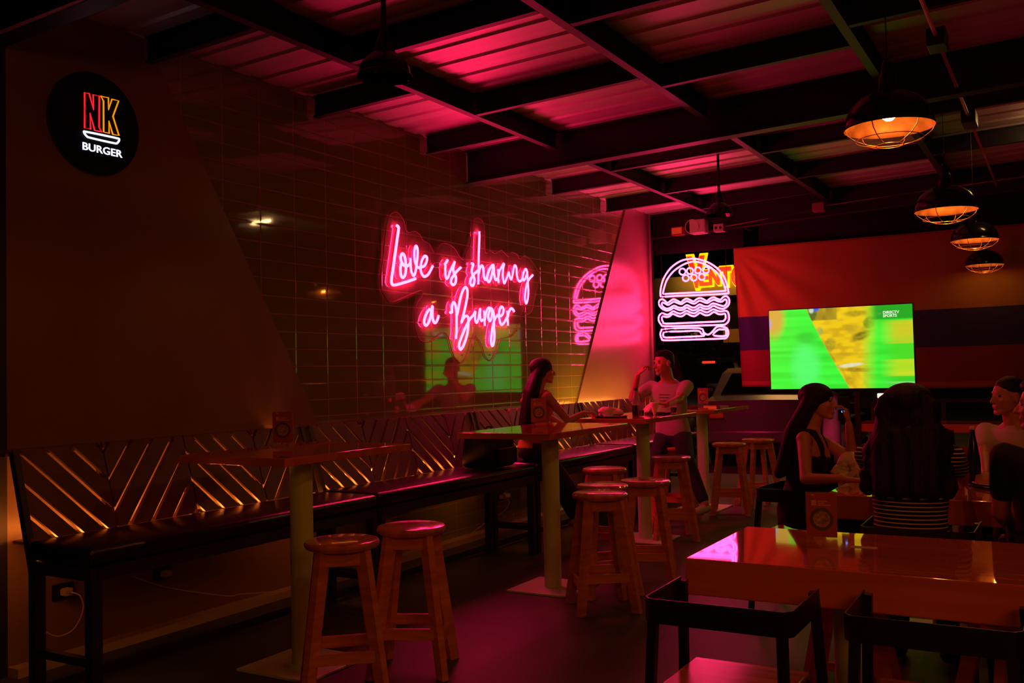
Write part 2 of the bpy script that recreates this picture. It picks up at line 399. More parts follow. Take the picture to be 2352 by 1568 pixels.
# ================================================================== BENCHES
def bx(z): return -4.05-0.312*(z-0.70)      # front face of the leaning backrest
def clip_poly(poly, a, b, c):               # keep a*y+b*z<=c
    out = []
    for i in range(len(poly)):
        p, q = poly[i], poly[(i+1) % len(poly)]
        dp, dq = a*p[0]+b*p[1]-c, a*q[0]+b*q[1]-c
        if dp <= 0: out.append(p)
        if dp*dq < 0:
            t = dp/(dp-dq); out.append((p[0]+(q[0]-p[0])*t, p[1]+(q[1]-p[1])*t))
    return out
def make_bench(y0, phase, top_cap=True, capx=0.001):
    """bench 1.96 m long, local y 0..1.96 ; mesh in local coordinates (x,z world)"""
    Ln = 1.96
    t = thing('upholstered_bench', (0, y0, 0))
    bm = bmesh.new(); bevbox(bm, -4.04, -3.60, 0.0, Ln, 0.615, 0.70, 0.03, 4)
    for v in bm.verts:
        if v.co.z > 0.68: v.co.z += 0.004*math.sin(v.co.y*9)
    finish(bm, 'seat_cushion', M['leather'], t, 'auto')
    bm = bmesh.new()
    box(bm, -4.03, -3.61, 0.005, 0.045, 0.56, 0.612); box(bm, -4.03, -3.61, Ln-0.045, Ln-0.005, 0.56, 0.612)
    box(bm, -3.65, -3.605, 0.046, Ln-0.046, 0.555, 0.612); box(bm, -4.03, -3.99, 0.046, Ln-0.046, 0.56, 0.612)
    finish(bm, 'seat_frame', M['bench_metal'], t)
    for yy in (0.01, Ln-0.06):
        bm = bmesh.new(); box(bm, -3.65, -3.60, yy, yy+0.05, 0.0, 0.56); finish(bm, 'leg', M['bench_metal'], t)
        bm = bmesh.new(); box(bm, -4.04, -3.99, yy, yy+0.05, 0.0, 0.56); finish(bm, 'leg', M['bench_metal'], t)
        bm = bmesh.new(); box(bm, -3.99, -3.65, yy+0.008, yy+0.042, 0.19, 0.225); finish(bm, 'side_rail', M['bench_metal'], t)
        bm = bmesh.new(); bar(bm, (bx(0.62)-0.005, yy+0.02, 0.56), (bx(1.09)-0.005, yy+0.02, 1.095), 0.03, 0.035, hint=(1, 0, 0)); finish(bm, 'back_post', M['bench_metal'], t)
    bm = bmesh.new(); box(bm, -4.035, -3.995, 0.065, Ln-0.065, 0.02, 0.065); finish(bm, 'foot_rail', M['bench_metal'], t)
    # chevron boards with gaps
    bm = bmesh.new(); W = 0.505; zb, zt = 0.695, 1.10; pit = 0.146; gap = 0.029
    seams = [s for s in np.arange(phase-2*W, Ln+2*W, W)]
    for k, s in enumerate(seams):
        ya, yb = max(s+0.004, 0.03), min(s+W-0.004, Ln-0.03)
        if yb-ya < 0.02: continue
        sgn = -1 if k % 2 == 0 else 1       # +1: boards fall to the right
        mid = s if sgn > 0 else s+W
        for j in range(-6, 8):
            # strip in (y,z): z + sgn*(y-mid) between lo and hi
            lo = 0.70+j*pit+gap/2+0.03; hi = lo+pit-gap
            poly = [(ya, zb), (yb, zb), (yb, zt), (ya, zt)]
            poly = clip_poly(poly, sgn*1.08, 1.0, hi+sgn*1.08*mid)
            if len(poly) < 3: continue
            poly = clip_poly(poly, -sgn*1.08, -1.0, -(lo+sgn*1.08*mid))
            if len(poly) < 3: continue
            ar = 0.5*abs(sum(poly[i][0]*poly[(i+1) % len(poly)][1]-poly[(i+1) % len(poly)][0]*poly[i][1] for i in range(len(poly))))
            if ar < 1e-4: continue
            off = 0.0025*((j*7+k*3) % 3)
            f = [bm.verts.new((bx(z)+off, y, z)) for y, z in poly]; bk = [bm.verts.new((bx(z)-0.018, y, z)) for y, z in poly]
            n = len(poly); bm.faces.new(f); bm.faces.new(bk[::-1])
            for i in range(n): bm.faces.new((f[i], bk[i], bk[(i+1) % n], f[(i+1) % n]))
    finish(bm, 'backrest', M['back_wood'], t)
    for s in seams:                             # slim battens behind every seam
        if 0.03 < s < Ln-0.03:
            bm = bmesh.new(); bar(bm, (bx(0.70)-0.034, s, 0.66), (bx(1.09)-0.034, s, 1.08), 0.045, 0.022, hint=(1, 0, 0)); finish(bm, 'back_batten', M['back_wood'], t)
    if top_cap:
        bm = bmesh.new(); box(bm, WX+capx, bx(1.1)-0.022, 0.0, Ln-0.07 if top_cap == 'short' else Ln, 1.072, 1.086); finish(bm, 'top_cap', M['back_wood'], t)
    bm = bmesh.new(); box(bm, -4.125, -4.11, 0.06, Ln-0.06, 0.648, 0.664); finish(bm, 'led_strip', M['led'], t)
    if not top_cap:
        bm = bmesh.new(); box(bm, bx(1.06)-0.046, bx(1.06)-0.036, 0.06, Ln-0.06, 1.05, 1.06); finish(bm, 'led_strip', M['added_glow'], t)  # extra strip, added to throw a glow on the plaster above
    bm = bmesh.new(); box(bm, WX+0.024, -4.05, 0.20, Ln-0.02, 0.632, 0.644); finish(bm, 'led_light_stop', M['back_wood'], t)  # added board, blocks the LED light from leaking under the bench
    return t
GB = 'upholstered benches along the tiled wall'
b1 = make_bench(2.62, 0.485, 'short', 0.0185); tag(b1, 'black vinyl bench at the near end of the wall, under the round logo sign', 'bench', GB)
b2 = make_bench(4.583, 0.54, True); tag(b2, 'black vinyl bench with the black backpack standing on it', 'bench', GB)
b3 = make_bench(6.546, 0.55, True); tag(b3, 'black vinyl bench behind the table where the couple eats', 'bench', GB)
b4 = make_bench(8.509, 0.52, False); tag(b4, 'black vinyl bench at the far end of the wall, below the pink lit plaster', 'bench', GB)

# ================================================================== BAR TABLES
def bar_table(px, py, x0, x1, y0, y1, zt, label):
    t = thing('bar_table', (px, py, 0), 0, label, 'table', 'high tables in a row beside the benches')
    bm = bmesh.new(); bevbox(bm, x0-px, x1-px, y0-py, y1-py, zt-0.038, zt, 0.004); finish(bm, 'tabletop', M['table_wood2'], t, 'auto')
    bm = bmesh.new(); box(bm, -0.14, 0.14, -0.14, 0.14, zt-0.05, zt-0.0385); finish(bm, 'mounting_plate', M['cream_metal'], t)
    bm = bmesh.new(); lathe(bm, [(0.056, 0.014), (0.056, zt-0.0505)], 28); finish(bm, 'pedestal', M['cream_metal'], t, 'auto')
    bm = bmesh.new(); bevbox(bm, -0.225, 0.225, -0.225, 0.225, 0.0, 0.0135, 0.004); finish(bm, 'base_plate', M['cream_metal'], t, 'auto')
    return t
bar_table(-3.285, 3.57, -3.745, -3.06, 3.22, 4.17, 1.04, 'high wooden bar table nearest the camera, with a red menu card and nothing else')
bar_table(-2.95, 5.56, -3.34, -2.68, 5.05, 6.22, 1.037, 'high wooden bar table with one red menu card, second along the wall')
bar_table(-3.09, 7.48, -3.46, -2.85, 6.98, 8.15, 1.025, 'high wooden bar table laden with bottle, trays and glasses in front of the man')
bar_table(-3.235, 9.40, -3.62, -2.94, 8.88, 10.05, 1.012, 'high wooden bar table farthest back by the shop front')

# ================================================================== STOOLS
def make_stool():
    t = thing('bar_stool')
    bm = bmesh.new(); lathe(bm, [(0.02, 0.645), (0.145, 0.645), (0.160, 0.652), (0.166, 0.664), (0.166, 0.672), (0.160, 0.681), (0.148, 0.684), (0.02, 0.684)], 40)
    finish(bm, 'seat', M['stool_seat'], t, 'auto')
    tops = [(0.085, 0.085), (-0.085, 0.085), (-0.085, -0.085), (0.085, -0.085)]
    for sx, sy in tops:
        bm = bmesh.new(); bar(bm, (sx*1.95, sy*1.95, 0.0), (sx, sy, 0.645), 0.034, 0.052, 0.036, 0.062, hint=(sx, sy, 0.0))
        for v in bm.verts:
            if v.co.z < 0.02: v.co.z = 0.0
        finish(bm, 'leg', M['stool_wood'], t)
    bm = bmesh.new()
    for i in range(4):
        a, b = tops[i], tops[(i+1) % 4]
        bar(bm, (a[0]*1.04, a[1]*1.04, 0.61), (b[0]*1.04, b[1]*1.04, 0.61), 0.02, 0.055, hint=(0, 0, 1))
    finish(bm, 'apron', M['stool_wood'], t)
    for i in range(4):
        a, b = tops[i], tops[(i+1) % 4]; h = 0.20 if i % 2 == 0 else 0.16; k = 1.95-(h/0.645)*0.95
        bm = bmesh.new(); bar(bm, (a[0]*k, a[1]*k, h), (b[0]*k, b[1]*k, h), 0.02, 0.05, hint=(0, 0, 1)); finish(bm, 'stretcher', M['stool_wood'], t)
    return t
GS = 'round wooden bar stools'
spots = [(-2.81, 3.31, 42, 'varnished pine bar stool in front of the near table pole, lower left of two', 1.0),
 (-2.76, 3.76, 25, 'varnished pine bar stool right of the near table, beside the black bench leg', 1.0),
 (-2.44, 5.22, 38, 'varnished pine bar stool foremost of the cluster at the second table', 1.0),
 (-2.60, 5.60, 48, 'bar stool tucked directly behind the foremost one of the cluster', 1.0),
 (-3.02, 6.55, 10, 'bar stool farthest back of the cluster, below the seated woman\'s knees', 1.0),
 (-2.44, 5.93, 20, 'bar stool right of the cluster, with its right leg splayed toward the open floor', 1.0),
 (-2.90, 7.62, 30, 'bar stool close to the pole of the laden table, in front of the man\'s legs', 1.0),
 (-2.88, 9.15, 15, 'bar stool left of two beside the farthest high table', 1.0),
 (-2.76, 9.72, 40, 'bar stool right of two beside the farthest high table, seat overlapping behind', 1.0),
 (-3.24, 8.60, 5, 'bar stool that the man in the white T-shirt sits on', 1.0)]
st0 = make_stool()
for i, (x, y, a, lb, s) in enumerate(spots):
    o = st0 if i == 0 else copy_tree(st0)
    o.location = (x, y, 0); o.rotation_euler = (0, 0, math.radians(a)); tag(o, lb, 'stool', GS)
low = [(-0.80, 4.06, 5, 'low round wooden stool under the far side of the foreground table, left'),
       (-0.20, 4.02, 30, 'low round wooden stool beyond the foreground table at the right edge')]
for x, y, a, lb in low:
    o = copy_tree(st0); o.location = (x, y, 0); o.rotation_euler = (0, 0, math.radians(a)); o.scale = (1.02, 1.02, 0.69)
    tag(o, lb, 'stool', 'low wooden stools at the long tables')

# ================================================================== LONG LOW TABLES
def long_table(name_label, x0, x1, y0, y1, zt, th, legs, group=None):
    cx, cy = (x0+x1)/2, (y0+y1)/2
    t = thing('dining_table', (cx, cy, 0), 0, name_label, 'table', group)
    bm = bmesh.new(); bevbox(bm, x0-cx, x1-cx, y0-cy, y1-cy, zt-th, zt, 0.005); finish(bm, 'tabletop', M['table_wood2'], t, 'auto')
    for lx in legs:
        bm = bmesh.new(); lathe(bm, [(0.055, 0.014), (0.055, zt-th-0.001)], 28, (lx-cx, 0, 0)); finish(bm, 'pedestal', M['cream_metal'], t, 'auto')
        bm = bmesh.new(); bevbox(bm, lx-cx-0.25, lx-cx+0.25, -0.25, 0.25, 0, 0.0135, 0.004); finish(bm, 'base_plate', M['cream_metal'], t, 'auto')
    return t
GT = 'long low dining tables'
long_table('thick glossy wooden dining table in the foreground right, reflecting the pink neon', -1.17, 1.0, 3.18, 3.92, 0.75, 0.125, (-0.70, 0.55), GT)
long_table('wooden dining table in the middle, where the group of four sits', -1.10, 1.1, 5.04, 5.82, 0.75, 0.12, (-0.60, 0.6), GT)
long_table('empty wooden dining table far back on the right, seen between the two seated women', -2.1, -0.4, 11.35, 12.05, 0.75, 0.09, (-1.5, -0.6), GT)

# ================================================================== METAL CHAIRS
def make_chair():
    t = thing('metal_chair')
    bm = bmesh.new()            # U band, local: opening toward +y
    pts = [(-0.228, 0.17), (-0.225, -0.145), (-0.205, -0.17), (0.205, -0.17), (0.225, -0.145), (0.228, 0.17)]
    z0, z1, th = 0.634, 0.708, 0.006
    outer = []; inner = []
    for i, (x, y) in enumerate(pts):
        outer.append((x, y)); l = math.hypot(x, y); inner.append((x-x/l*th, y-y/l*th))
    A = [bm.verts.new((x, y, z0)) for x, y in outer]; B = [bm.verts.new((x, y, z1)) for x, y in outer]
    Cc = [bm.verts.new((x, y, z0)) for x, y in inner]; D = [bm.verts.new((x, y, z1)) for x, y in inner]
    for i in range(len(pts)-1):
        bm.faces.new((A[i], A[i+1], B[i+1], B[i])); bm.faces.new((Cc[i+1], Cc[i], D[i], D[i+1]))
        bm.faces.new((B[i], B[i+1], D[i+1], D[i])); bm.faces.new((A[i+1], A[i], Cc[i], Cc[i+1]))
    for e in (0, -1): bm.faces.new((A[e], B[e], D[e], Cc[e]))
    finish(bm, 'back_band', M['black_metal'], t)
    for sx in (-1, 1):
        bm = bmesh.new(); bar(bm, (sx*0.245, 0.22, 0.0), (sx*0.214, 0.155, 0.70), 0.028, 0.028, hint=(0, 1, 0)); finish(bm, 'leg', M['black_metal'], t)
        bm = bmesh.new(); bar(bm, (sx*0.215, -0.22, 0.0), (sx*0.195, -0.158, 0.645), 0.028, 0.028, hint=(0, 1, 0)); finish(bm, 'leg', M['black_metal'], t)
    bm = bmesh.new()
    box(bm, -0.19, 0.19, -0.185, -0.160, 0.39, 0.42); box(bm, -0.19, 0.19, 0.160, 0.185, 0.39, 0.42)
    box(bm, -0.20, -0.175, -0.16, 0.16, 0.39, 0.42); box(bm, 0.175, 0.20, -0.16, 0.16, 0.39, 0.42)
    finish(bm, 'seat_frame', M['black_metal'], t)
    bm = bmesh.new(); bevbox(bm, -0.188, 0.188, -0.185, 0.185, 0.4205, 0.442, 0.006)
    finish(bm, 'seat', M['chair_wood'], t, 'auto')
    return t
GC = 'black steel chairs with wooden seats'
ch0 = make_chair()
chs = [(-0.925, 2.915, 0, 'black steel chair with pink lit wooden seat, front left of the foreground table'),
       (-0.345, 2.96, 0, 'black steel chair in front of the foreground table, cut off by the right edge'),
       (-1.40, 5.72, -95, 'black steel chair of the dark haired woman in the tank top, band jutting left'),
       (-0.58, 4.52, 0, 'black steel chair under the woman in the striped shirt'),
       (-0.02, 4.55, 5, 'black steel chair at the right edge, under the person in black'),
       (-0.30, 6.25, 185, 'black steel chair under the man in the white T-shirt at the middle dining table'),
       (-1.30, 11.0, 0, 'empty black steel chair in front of the far dining table')]
for i, (x, y, a, lb) in enumerate(chs):
    o = ch0 if i == 0 else copy_tree(ch0)
    o.location = (x, y, 0); o.rotation_euler = (0, 0, math.radians(a)); tag(o, lb, 'chair', GC)

# ================================================================== PENDANT LAMPS
def make_pendant(lit=True):
    t = thing('pendant_lamp')                 # origin at the rim plane
    R = 0.195
    outp = [(R+0.006, -0.004), (R+0.006, 0.002), (R, 0.012), (R*0.985, 0.035), (R*0.93, 0.070), (R*0.82, 0.105), (R*0.64, 0.135), (R*0.42, 0.155), (0.045, 0.165), (0.040, 0.19), (0.036, 0.235), (0.030, 0.25)]
    inp = [(R+0.002, -0.004), (R-0.004, 0.012), (R*0.96, 0.035), (R*0.905, 0.068), (R*0.795, 0.101), (R*0.62, 0.130), (R*0.40, 0.149), (0.02, 0.158)]
    bm = bmesh.new(); lathe(bm, outp, 44, cap=False); lathe(bm, inp, 44, cap=False, mi=1)
    n = 44
    f = bm.faces.new([v for v in bm.verts][len(outp)*n-n:len(outp)*n])
    finish(bm, 'shade', [M['shade_out'], M['shade_in']], t, 'auto', flipfix=False)
    bm = bmesh.new(); lathe(bm, [(0.0295, 0.2505), (0.022, 0.30), (0.012, 0.315), (0.004, 0.32)], 20); finish(bm, 'socket', M['shade_out'], t, 'auto')
    bm = bmesh.new(); lathe(bm, [(0.012, 0.157), (0.014, 0.12), (0.024, 0.10), (0.033, 0.078), (0.034, 0.062), (0.028, 0.044), (0.015, 0.033), (0.003, 0.03)], 20)
    finish(bm, 'bulb', M['bulb'], t, True)
    bm = bmesh.new()
    for k in range(6):
        a = 2*math.pi*k/6+0.3
        tube(bm, [((R)*math.cos(a)*s, R*math.sin(a)*s, z) for s, z in ((1.0, -0.002), (0.93, -0.028), (0.75, -0.055), (0.5, -0.075), (0.30, -0.083))], 0.0022, 5)
    for s, z in ((0.75, -0.055), (0.30, -0.083)):
        tube(bm, [(R*s*math.cos(2*math.pi*k/32), R*s*math.sin(2*math.pi*k/32), z) for k in range(32)], 0.0022, 5, closed=True)
    finish(bm, 'cage', M['cage'], t, True)
    return t
pend = [(-0.67, 4.65, 2.49, 'black dome pendant lamp nearest the camera, copper inside, lit bulb and wire cage'),
        (-0.67, 7.00, 2.43, 'lit black dome pendant lamp, second in the row on the right'),
        (-0.68, 9.45, 2.50, 'lit black dome pendant lamp, third in the row, above the right side of the television'),
        (-0.76, 11.80, 2.49, 'lit black dome pendant lamp farthest back, lowest in the picture against the flag')]
pl0 = make_pendant()
lp = []
for i, (x, y, z, lb) in enumerate(pend+[(-0.67, 2.30, 2.49, 'lit black dome pendant lamp above the foreground, out of the picture')]):
    o = pl0 if i == 0 else copy_tree(pl0)
    o.location = (x, y, z); tag(o, lb, 'lamp', 'caged dome pendants over the dining tables')
    bm = bmesh.new(); tube(bm, [(0, 0, 0.318), (0, 0, roofz(x, 3.335)-z)], 0.0035, 6); finish(bm, 'cord', M['black_plastic'], o)
    lamp('pendant_bulb_light', 'POINT', (x, y, z+0.022), PENDW*(0.35 if y > 11 else 0.8 if y > 9 else 1.0), WARM, 0.02)

# unlit rod pendants in the left bay
def make_rod_lamp(L):
    t = thing('rod_lamp')
    R = 0.118
    bm = bmesh.new(); lathe(bm, [(R+0.004, -0.004), (R+0.004, 0.003), (R-0.002, 0.012), (R*0.93, 0.045), (R*0.74, 0.075), (0.05, 0.105), (0.038, 0.15), (0.022, 0.19), (0.012, 0.22)], 40, cap=False)
    lathe(bm, [(R, -0.004), (R-0.006, 0.012), (R*0.88, 0.042), (R*0.68, 0.070), (0.02, 0.090)], 40, cap=False)
    finish(bm, 'shade', M['shade_out'], t, 'auto', flipfix=False)
    bm = bmesh.new(); lathe(bm, [(0.0115, 0.221), (0.0115, L-0.045)], 16); finish(bm, 'rod', M['black_metal'], t, 'auto')
    bm = bmesh.new(); bevbox(bm, -0.045, 0.045, -0.045, 0.045, L-0.045, L, 0.004); finish(bm, 'ceiling_box', M['black_metal'], t, 'auto')
    return t
r1 = make_rod_lamp(roofz(-2.56, 3.335)-2.725); r1.location = (-2.56, 3.35, 2.72); tag(r1, 'dark unlit dome lamp on a rod, upper left under the pink ceiling', 'lamp', 'unlit dome lamps on rods')
r2 = make_rod_lamp(roofz(-2.63, 3.335)-2.775); r2.location = (-2.63, 8.27, 2.77); tag(r2, 'dark unlit dome lamp on a rod, above the burger shaped neon', 'lamp', 'unlit dome lamps on rods')

# tube light fixed under the roof at the right edge
t = thing('tube_light', (-0.38, 9.05, 3.36), 0, 'bright warm tube light under the roof sheet at the right edge', 'lamp')
bm = bmesh.new(); bevbox(bm, 0.215, 0.555, -0.04, 0.04, 0.085, 0.115, 0.004); finish(bm, 'housing', M['fixture_white'], t, 'auto')
bm = bmesh.new(); tube(bm, [(0.23, 0, 0.07), (0.54, 0, 0.07)], 0.014, 12); finish(bm, 'tube', M['tube_light'], t, True)
# ================================================================== "Love is sharing a Burger" NEON
NX = WX+0.023
def c1(pts): return [(870+x/6.357, 480+y/6.357) for x, y in pts]
def c2(pts): return [(940+x/7.84, 640+y/7.84) for x, y in pts]
def neon_pts(px, x=NX): return [on_plane(a, b, 0, x) for a, b in px]
t = thing('neon_sign', (WX+0.03, 6.9, 2.1), 0, 'pink neon script sign on the tiles reading Love is sharing a Burger', 'neon sign')
words = {
 'neon_word_love': [c1([(262, 240), (288, 275), (272, 400), (237, 650), (202, 900), (182, 1040), (192, 1092), (235, 1108), (400, 1063), (535, 1015)]),
   c1([(455, 790), (435, 818), (400, 834), (355, 812), (324, 750), (322, 685), (345, 650), (372, 682), (388, 760), (394, 880), (380, 965), (352, 1000), (326, 975), (313, 890), (322, 800)]),
   c1([(460, 715), (461, 800), (470, 900), (490, 955), (510, 970), (530, 925), (548, 820), (563, 680), (562, 580), (542, 540), (523, 575), (515, 650), (523, 760), (550, 830), (585, 856), (620, 846), (660, 832), (695, 765), (700, 705), (668, 688), (630, 740), (608, 840), (618, 930), (660, 985), (712, 960), (750, 900), (785, 830)])],
 'neon_word_is': [c1([(1002, 742), (985, 775), (965, 802)]), c1([(970, 800), (967, 900), (974, 985), (990, 1015), (1012, 985), (1050, 880), (1090, 800), (1106, 768)]),
   c1([(1106, 768), (1086, 850), (1090, 920), (1112, 960), (1126, 1015), (1115, 1080), (1086, 1106), (1056, 1080), (1056, 1030), (1085, 980), (1120, 930), (1160, 885), (1195, 855)])],
 'neon_word_sharing': [c1([(1355, 793), (1378, 808), (1360, 865), (1357, 930), (1385, 985), (1396, 1050), (1372, 1120), (1338, 1090), (1343, 1020), (1390, 950), (1445, 898)]),
   c1([(1468, 330), (1462, 500), (1455, 700), (1452, 900), (1450, 1095)]),
   c1([(1453, 960), (1475, 865), (1505, 825), (1525, 870), (1530, 960), (1548, 1025), (1570, 1020), (1590, 945), (1625, 860), (1665, 815)]),
   c1([(1625, 860), (1590, 950), (1582, 1020), (1605, 1065), (1635, 1010), (1660, 900), (1672, 815), (1680, 920), (1695, 1015), (1715, 1035), (1735, 1010)]),
   c1([(1740, 880), (1741, 980), (1746, 1078)]),
   c1([(1746, 990), (1762, 900), (1800, 830), (1826, 800), (1812, 880), (1806, 980), (1826, 1080), (1852, 1040), (1880, 960), (1895, 922), (1907, 980), (1930, 1025), (1950, 960), (1970, 850), (1990, 825), (2008, 870), (2012, 960), (2030, 1030), (2060, 1055), (2090, 1020), (2110, 930), (2140, 876), (2160, 905), (2163, 930), (2142, 1000), (2115, 1040), (2097, 1000), (2110, 930)]),
   c1([(2160, 905), (2168, 1000), (2180, 1200), (2170, 1320), (2150, 1376), (2130, 1320), (2138, 1200), (2160, 1090), (2195, 1020), (2245, 965)])],
 'neon_word_a': [c2([(372, 545), (330, 590), (285, 680), (265, 780), (290, 838), (320, 828), (357, 760), (388, 640), (415, 492), (414, 600), (420, 720), (450, 788), (482, 780), (510, 720), (525, 662)])],
 'neon_word_burger': [c2([(735, 600), (765, 605), (765, 510), (782, 440), (805, 425), (830, 480), (846, 600), (848, 800), (847, 960), (838, 1078)]),
   c2([(855, 665), (880, 540), (905, 400), (945, 260), (985, 175), (1018, 155), (1043, 200), (1043, 310), (1018, 450), (985, 600), (960, 700), (935, 790), (972, 715), (1020, 668), (1055, 690), (1062, 770), (1052, 930), (1018, 1080), (965, 1220), (925, 1272), (898, 1235), (900, 1160), (945, 1035), (1000, 900), (1055, 785), (1100, 715), (1150, 655), (1188, 590)]),
   c2([(1188, 590), (1180, 690), (1190, 770), (1214, 788), (1236, 730), (1255, 620), (1270, 540), (1271, 640), (1280, 730), (1300, 758), (1322, 735)]),
   c2([(1345, 572), (1350, 700), (1356, 845)]), c2([(1356, 760), (1372, 650), (1400, 555), (1435, 522), (1470, 535)]),
   c2([(1470, 532), (1440, 590), (1420, 665), (1430, 740), (1455, 758), (1476, 700), (1490, 600), (1480, 535), (1510, 600), (1524, 700), (1520, 850), (1530, 1000), (1522, 1120), (1498, 1208), (1470, 1150), (1476, 1020), (1498, 870), (1540, 725), (1592, 652)]),
   c2([(1592, 652), (1650, 668), (1686, 620), (1692, 540), (1658, 503), (1625, 560), (1613, 680), (1635, 790), (1668, 825), (1712, 780), (1755, 690)]),
   c2([(1762, 580), (1764, 700), (1774, 840)]), c2([(1774, 690), (1790, 605), (1826, 537), (1860, 547), (1885, 590)])],
}
for nm, strokes in words.items():
    bm = bmesh.new()
    for s in strokes:
        p = neon_pts(s)
        tube(bm, spline(p, 4), 0.0112, 10)
    for f in bm.faces: f.material_index = 1 if f.calc_center_median().x < NX-0.002 else 0
    world_child(finish(bm, nm, [M['neon'], M['neon_back']], None, True), t)
outl = c1([(185, 1360), (100, 1300), (40, 1180), (25, 1050), (45, 850), (90, 450), (120, 200), (160, 90), (240, 40), (320, 90), (370, 180), (400, 300), (440, 340), (520, 320), (600, 370), (650, 460), (740, 510), (800, 620), (840, 650), (870, 560), (930, 500), (1040, 520), (1130, 600), (1180, 690), (1240, 740), (1290, 620), (1340, 500), (1355, 300), (1380, 170), (1440, 125), (1510, 170), (1545, 270), (1550, 600), (1585, 640), (1620, 600), (1700, 650), (1790, 600), (1890, 690), (1930, 630), (2020, 660), (2060, 730), (2130, 680), (2230, 760), (2320, 900), (2340, 1000), (2300, 1200), (2270, 1330)]) + \
  [(1222, 712), (1212, 722), (1200, 715), (1192, 745), (1180, 768), (1165, 775), (1150, 779), (1143, 800), (1135, 820), (1125, 828), (1113, 815), (1108, 795), (1096, 775), (1090, 770), (1082, 790), (1075, 815), (1062, 833), (1047, 825), (1036, 800), (1028, 770), (1015, 764), (990, 784), (965, 781), (955, 757), (952, 725), (958, 697), (970, 680), (968, 667), (952, 672), (925, 684)]
sp = spline([on_plane(a, b, 0, WX+0.009) for a, b in outl], 3, closed=True)
bm = bmesh.new()
a = [bm.verts.new((WX+0.006, p[1], p[2])) for p in sp]; b = [bm.verts.new((WX+0.0105, p[1], p[2])) for p in sp]
bm.faces.new(a); bm.faces.new(b)
for i in range(len(a)): bm.faces.new((a[i], a[(i+1) % len(a)], b[(i+1) % len(a)], b[i]))
bmesh.ops.triangulate(bm, faces=[f for f in bm.faces if len(f.verts) > 4])
M['acrylic'] = mat('clear acrylic back panel', (0.95, 0.9, 0.9), 0.03, alpha=0.03, spec=0.3)
world_child(finish(bm, 'acrylic_backing', M['acrylic']), t)
bm = bmesh.new(); tube(bm, [(WX+0.0085, p[1], p[2]) for p in sp], 0.0034, 6, closed=True)
M['edge'] = mat('polished acrylic edge', (0.25, 0.10, 0.10), 0.3)
world_child(finish(bm, 'acrylic_edge', M['edge'], None, True), t)
bm = bmesh.new()
for px, py in ((905, 505), (1022, 590), (1083, 600), (1212, 600), (965, 740), (1060, 815), (1185, 760), (1124, 815)):
    p = on_plane(px, py, 0, WX); tube(bm, [(WX+0.0005, p[1], p[2]), (WX+0.014, p[1], p[2])], 0.006, 10)
world_child(finish(bm, 'standoff', M['rim']), t)
bm = bmesh.new()
for seg in ([(993, 612), (998, 604), (1005, 603), (1014, 602)], [(1058, 612), (1068, 615), (1078, 606), (1084, 604)], [(1007, 725), (1016, 730), (1026, 726), (1034, 718)]):
    tube(bm, spline([on_plane(a, b, 0, WX+0.018) for a, b in seg], 4), 0.0018, 6)
world_child(finish(bm, 'jumper_wire', M['white_plastic'], None, True), t)

# ================================================================== BURGER NEON
BY = 11.10
def c7(pts): return [on_plane(1490+x/4.752, 570+y/4.752, 1, BY) for x, y in pts]
t = thing('burger_neon', (-3.85, BY, 2.2), 0, 'pink neon sign shaped like a burger hanging in the open shop front', 'neon sign')
def neon_part(nm, loops, r=0.0102, sub=3, m='neon_b'):
    bm = bmesh.new()
    for lp_ in loops: tube(bm, spline(lp_, sub, closed=True), r, 8, closed=True)
    world_child(finish(bm, nm, M[m], None, True), t)
neon_part('top_bun_tube', [c7([(148, 529), (128, 508), (133, 430), (165, 325), (240, 215), (340, 143), (430, 118), (520, 115), (640, 150), (740, 212), (810, 290), (850, 380), (868, 470), (850, 494), (600, 508), (300, 520)]),
    c7([(160, 498), (158, 478), (172, 420), (202, 340), (270, 252), (370, 182), (450, 152), (520, 147), (620, 177), (720, 242), (790, 330), (825, 410), (838, 455), (822, 465), (600, 478), (380, 488), (235, 495)])])
def circ(cx, cy, r): return c7([(cx+r*math.cos(a), cy+r*math.sin(a)) for a in [2*math.pi*k/10 for k in range(10)]])
neon_part('sesame_tube', [circ(*c, 34) for c in ((368, 255), (450, 248), (535, 240), (625, 237), (405, 325), (492, 320), (580, 312))], 0.0095, 2)
neon_part('lettuce_tube', [c7([(110, 600), (120, 567), (150, 556), (180, 575), (205, 595), (240, 572), (270, 556), (305, 568), (350, 588), (380, 565), (415, 550), (455, 565), (490, 580), (520, 557), (560, 543), (600, 557), (635, 575), (670, 548), (710, 535), (750, 552), (785, 560), (812, 533), (845, 522), (873, 545), (880, 590), (862, 630), (820, 658), (780, 657), (740, 642), (705, 628), (668, 652), (630, 664), (590, 655), (560, 641), (530, 662), (490, 678), (450, 665), (415, 647), (380, 668), (340, 675), (300, 661), (270, 651), (235, 672), (195, 680), (150, 661), (122, 632)]),
    c7([(145, 592), (175, 600), (210, 618), (245, 600), (275, 583), (320, 600), (358, 609), (390, 590), (420, 577), (460, 595), (500, 604), (535, 582), (560, 572), (600, 586), (640, 597), (680, 573), (715, 562), (760, 580), (800, 582), (832, 557), (850, 570), (850, 600), (820, 630), (770, 620), (700, 601), (650, 633), (600, 631), (555, 612), (510, 643), (470, 644), (415, 619), (370, 648), (320, 645), (275, 626), (220, 656), (180, 654), (147, 626)])])
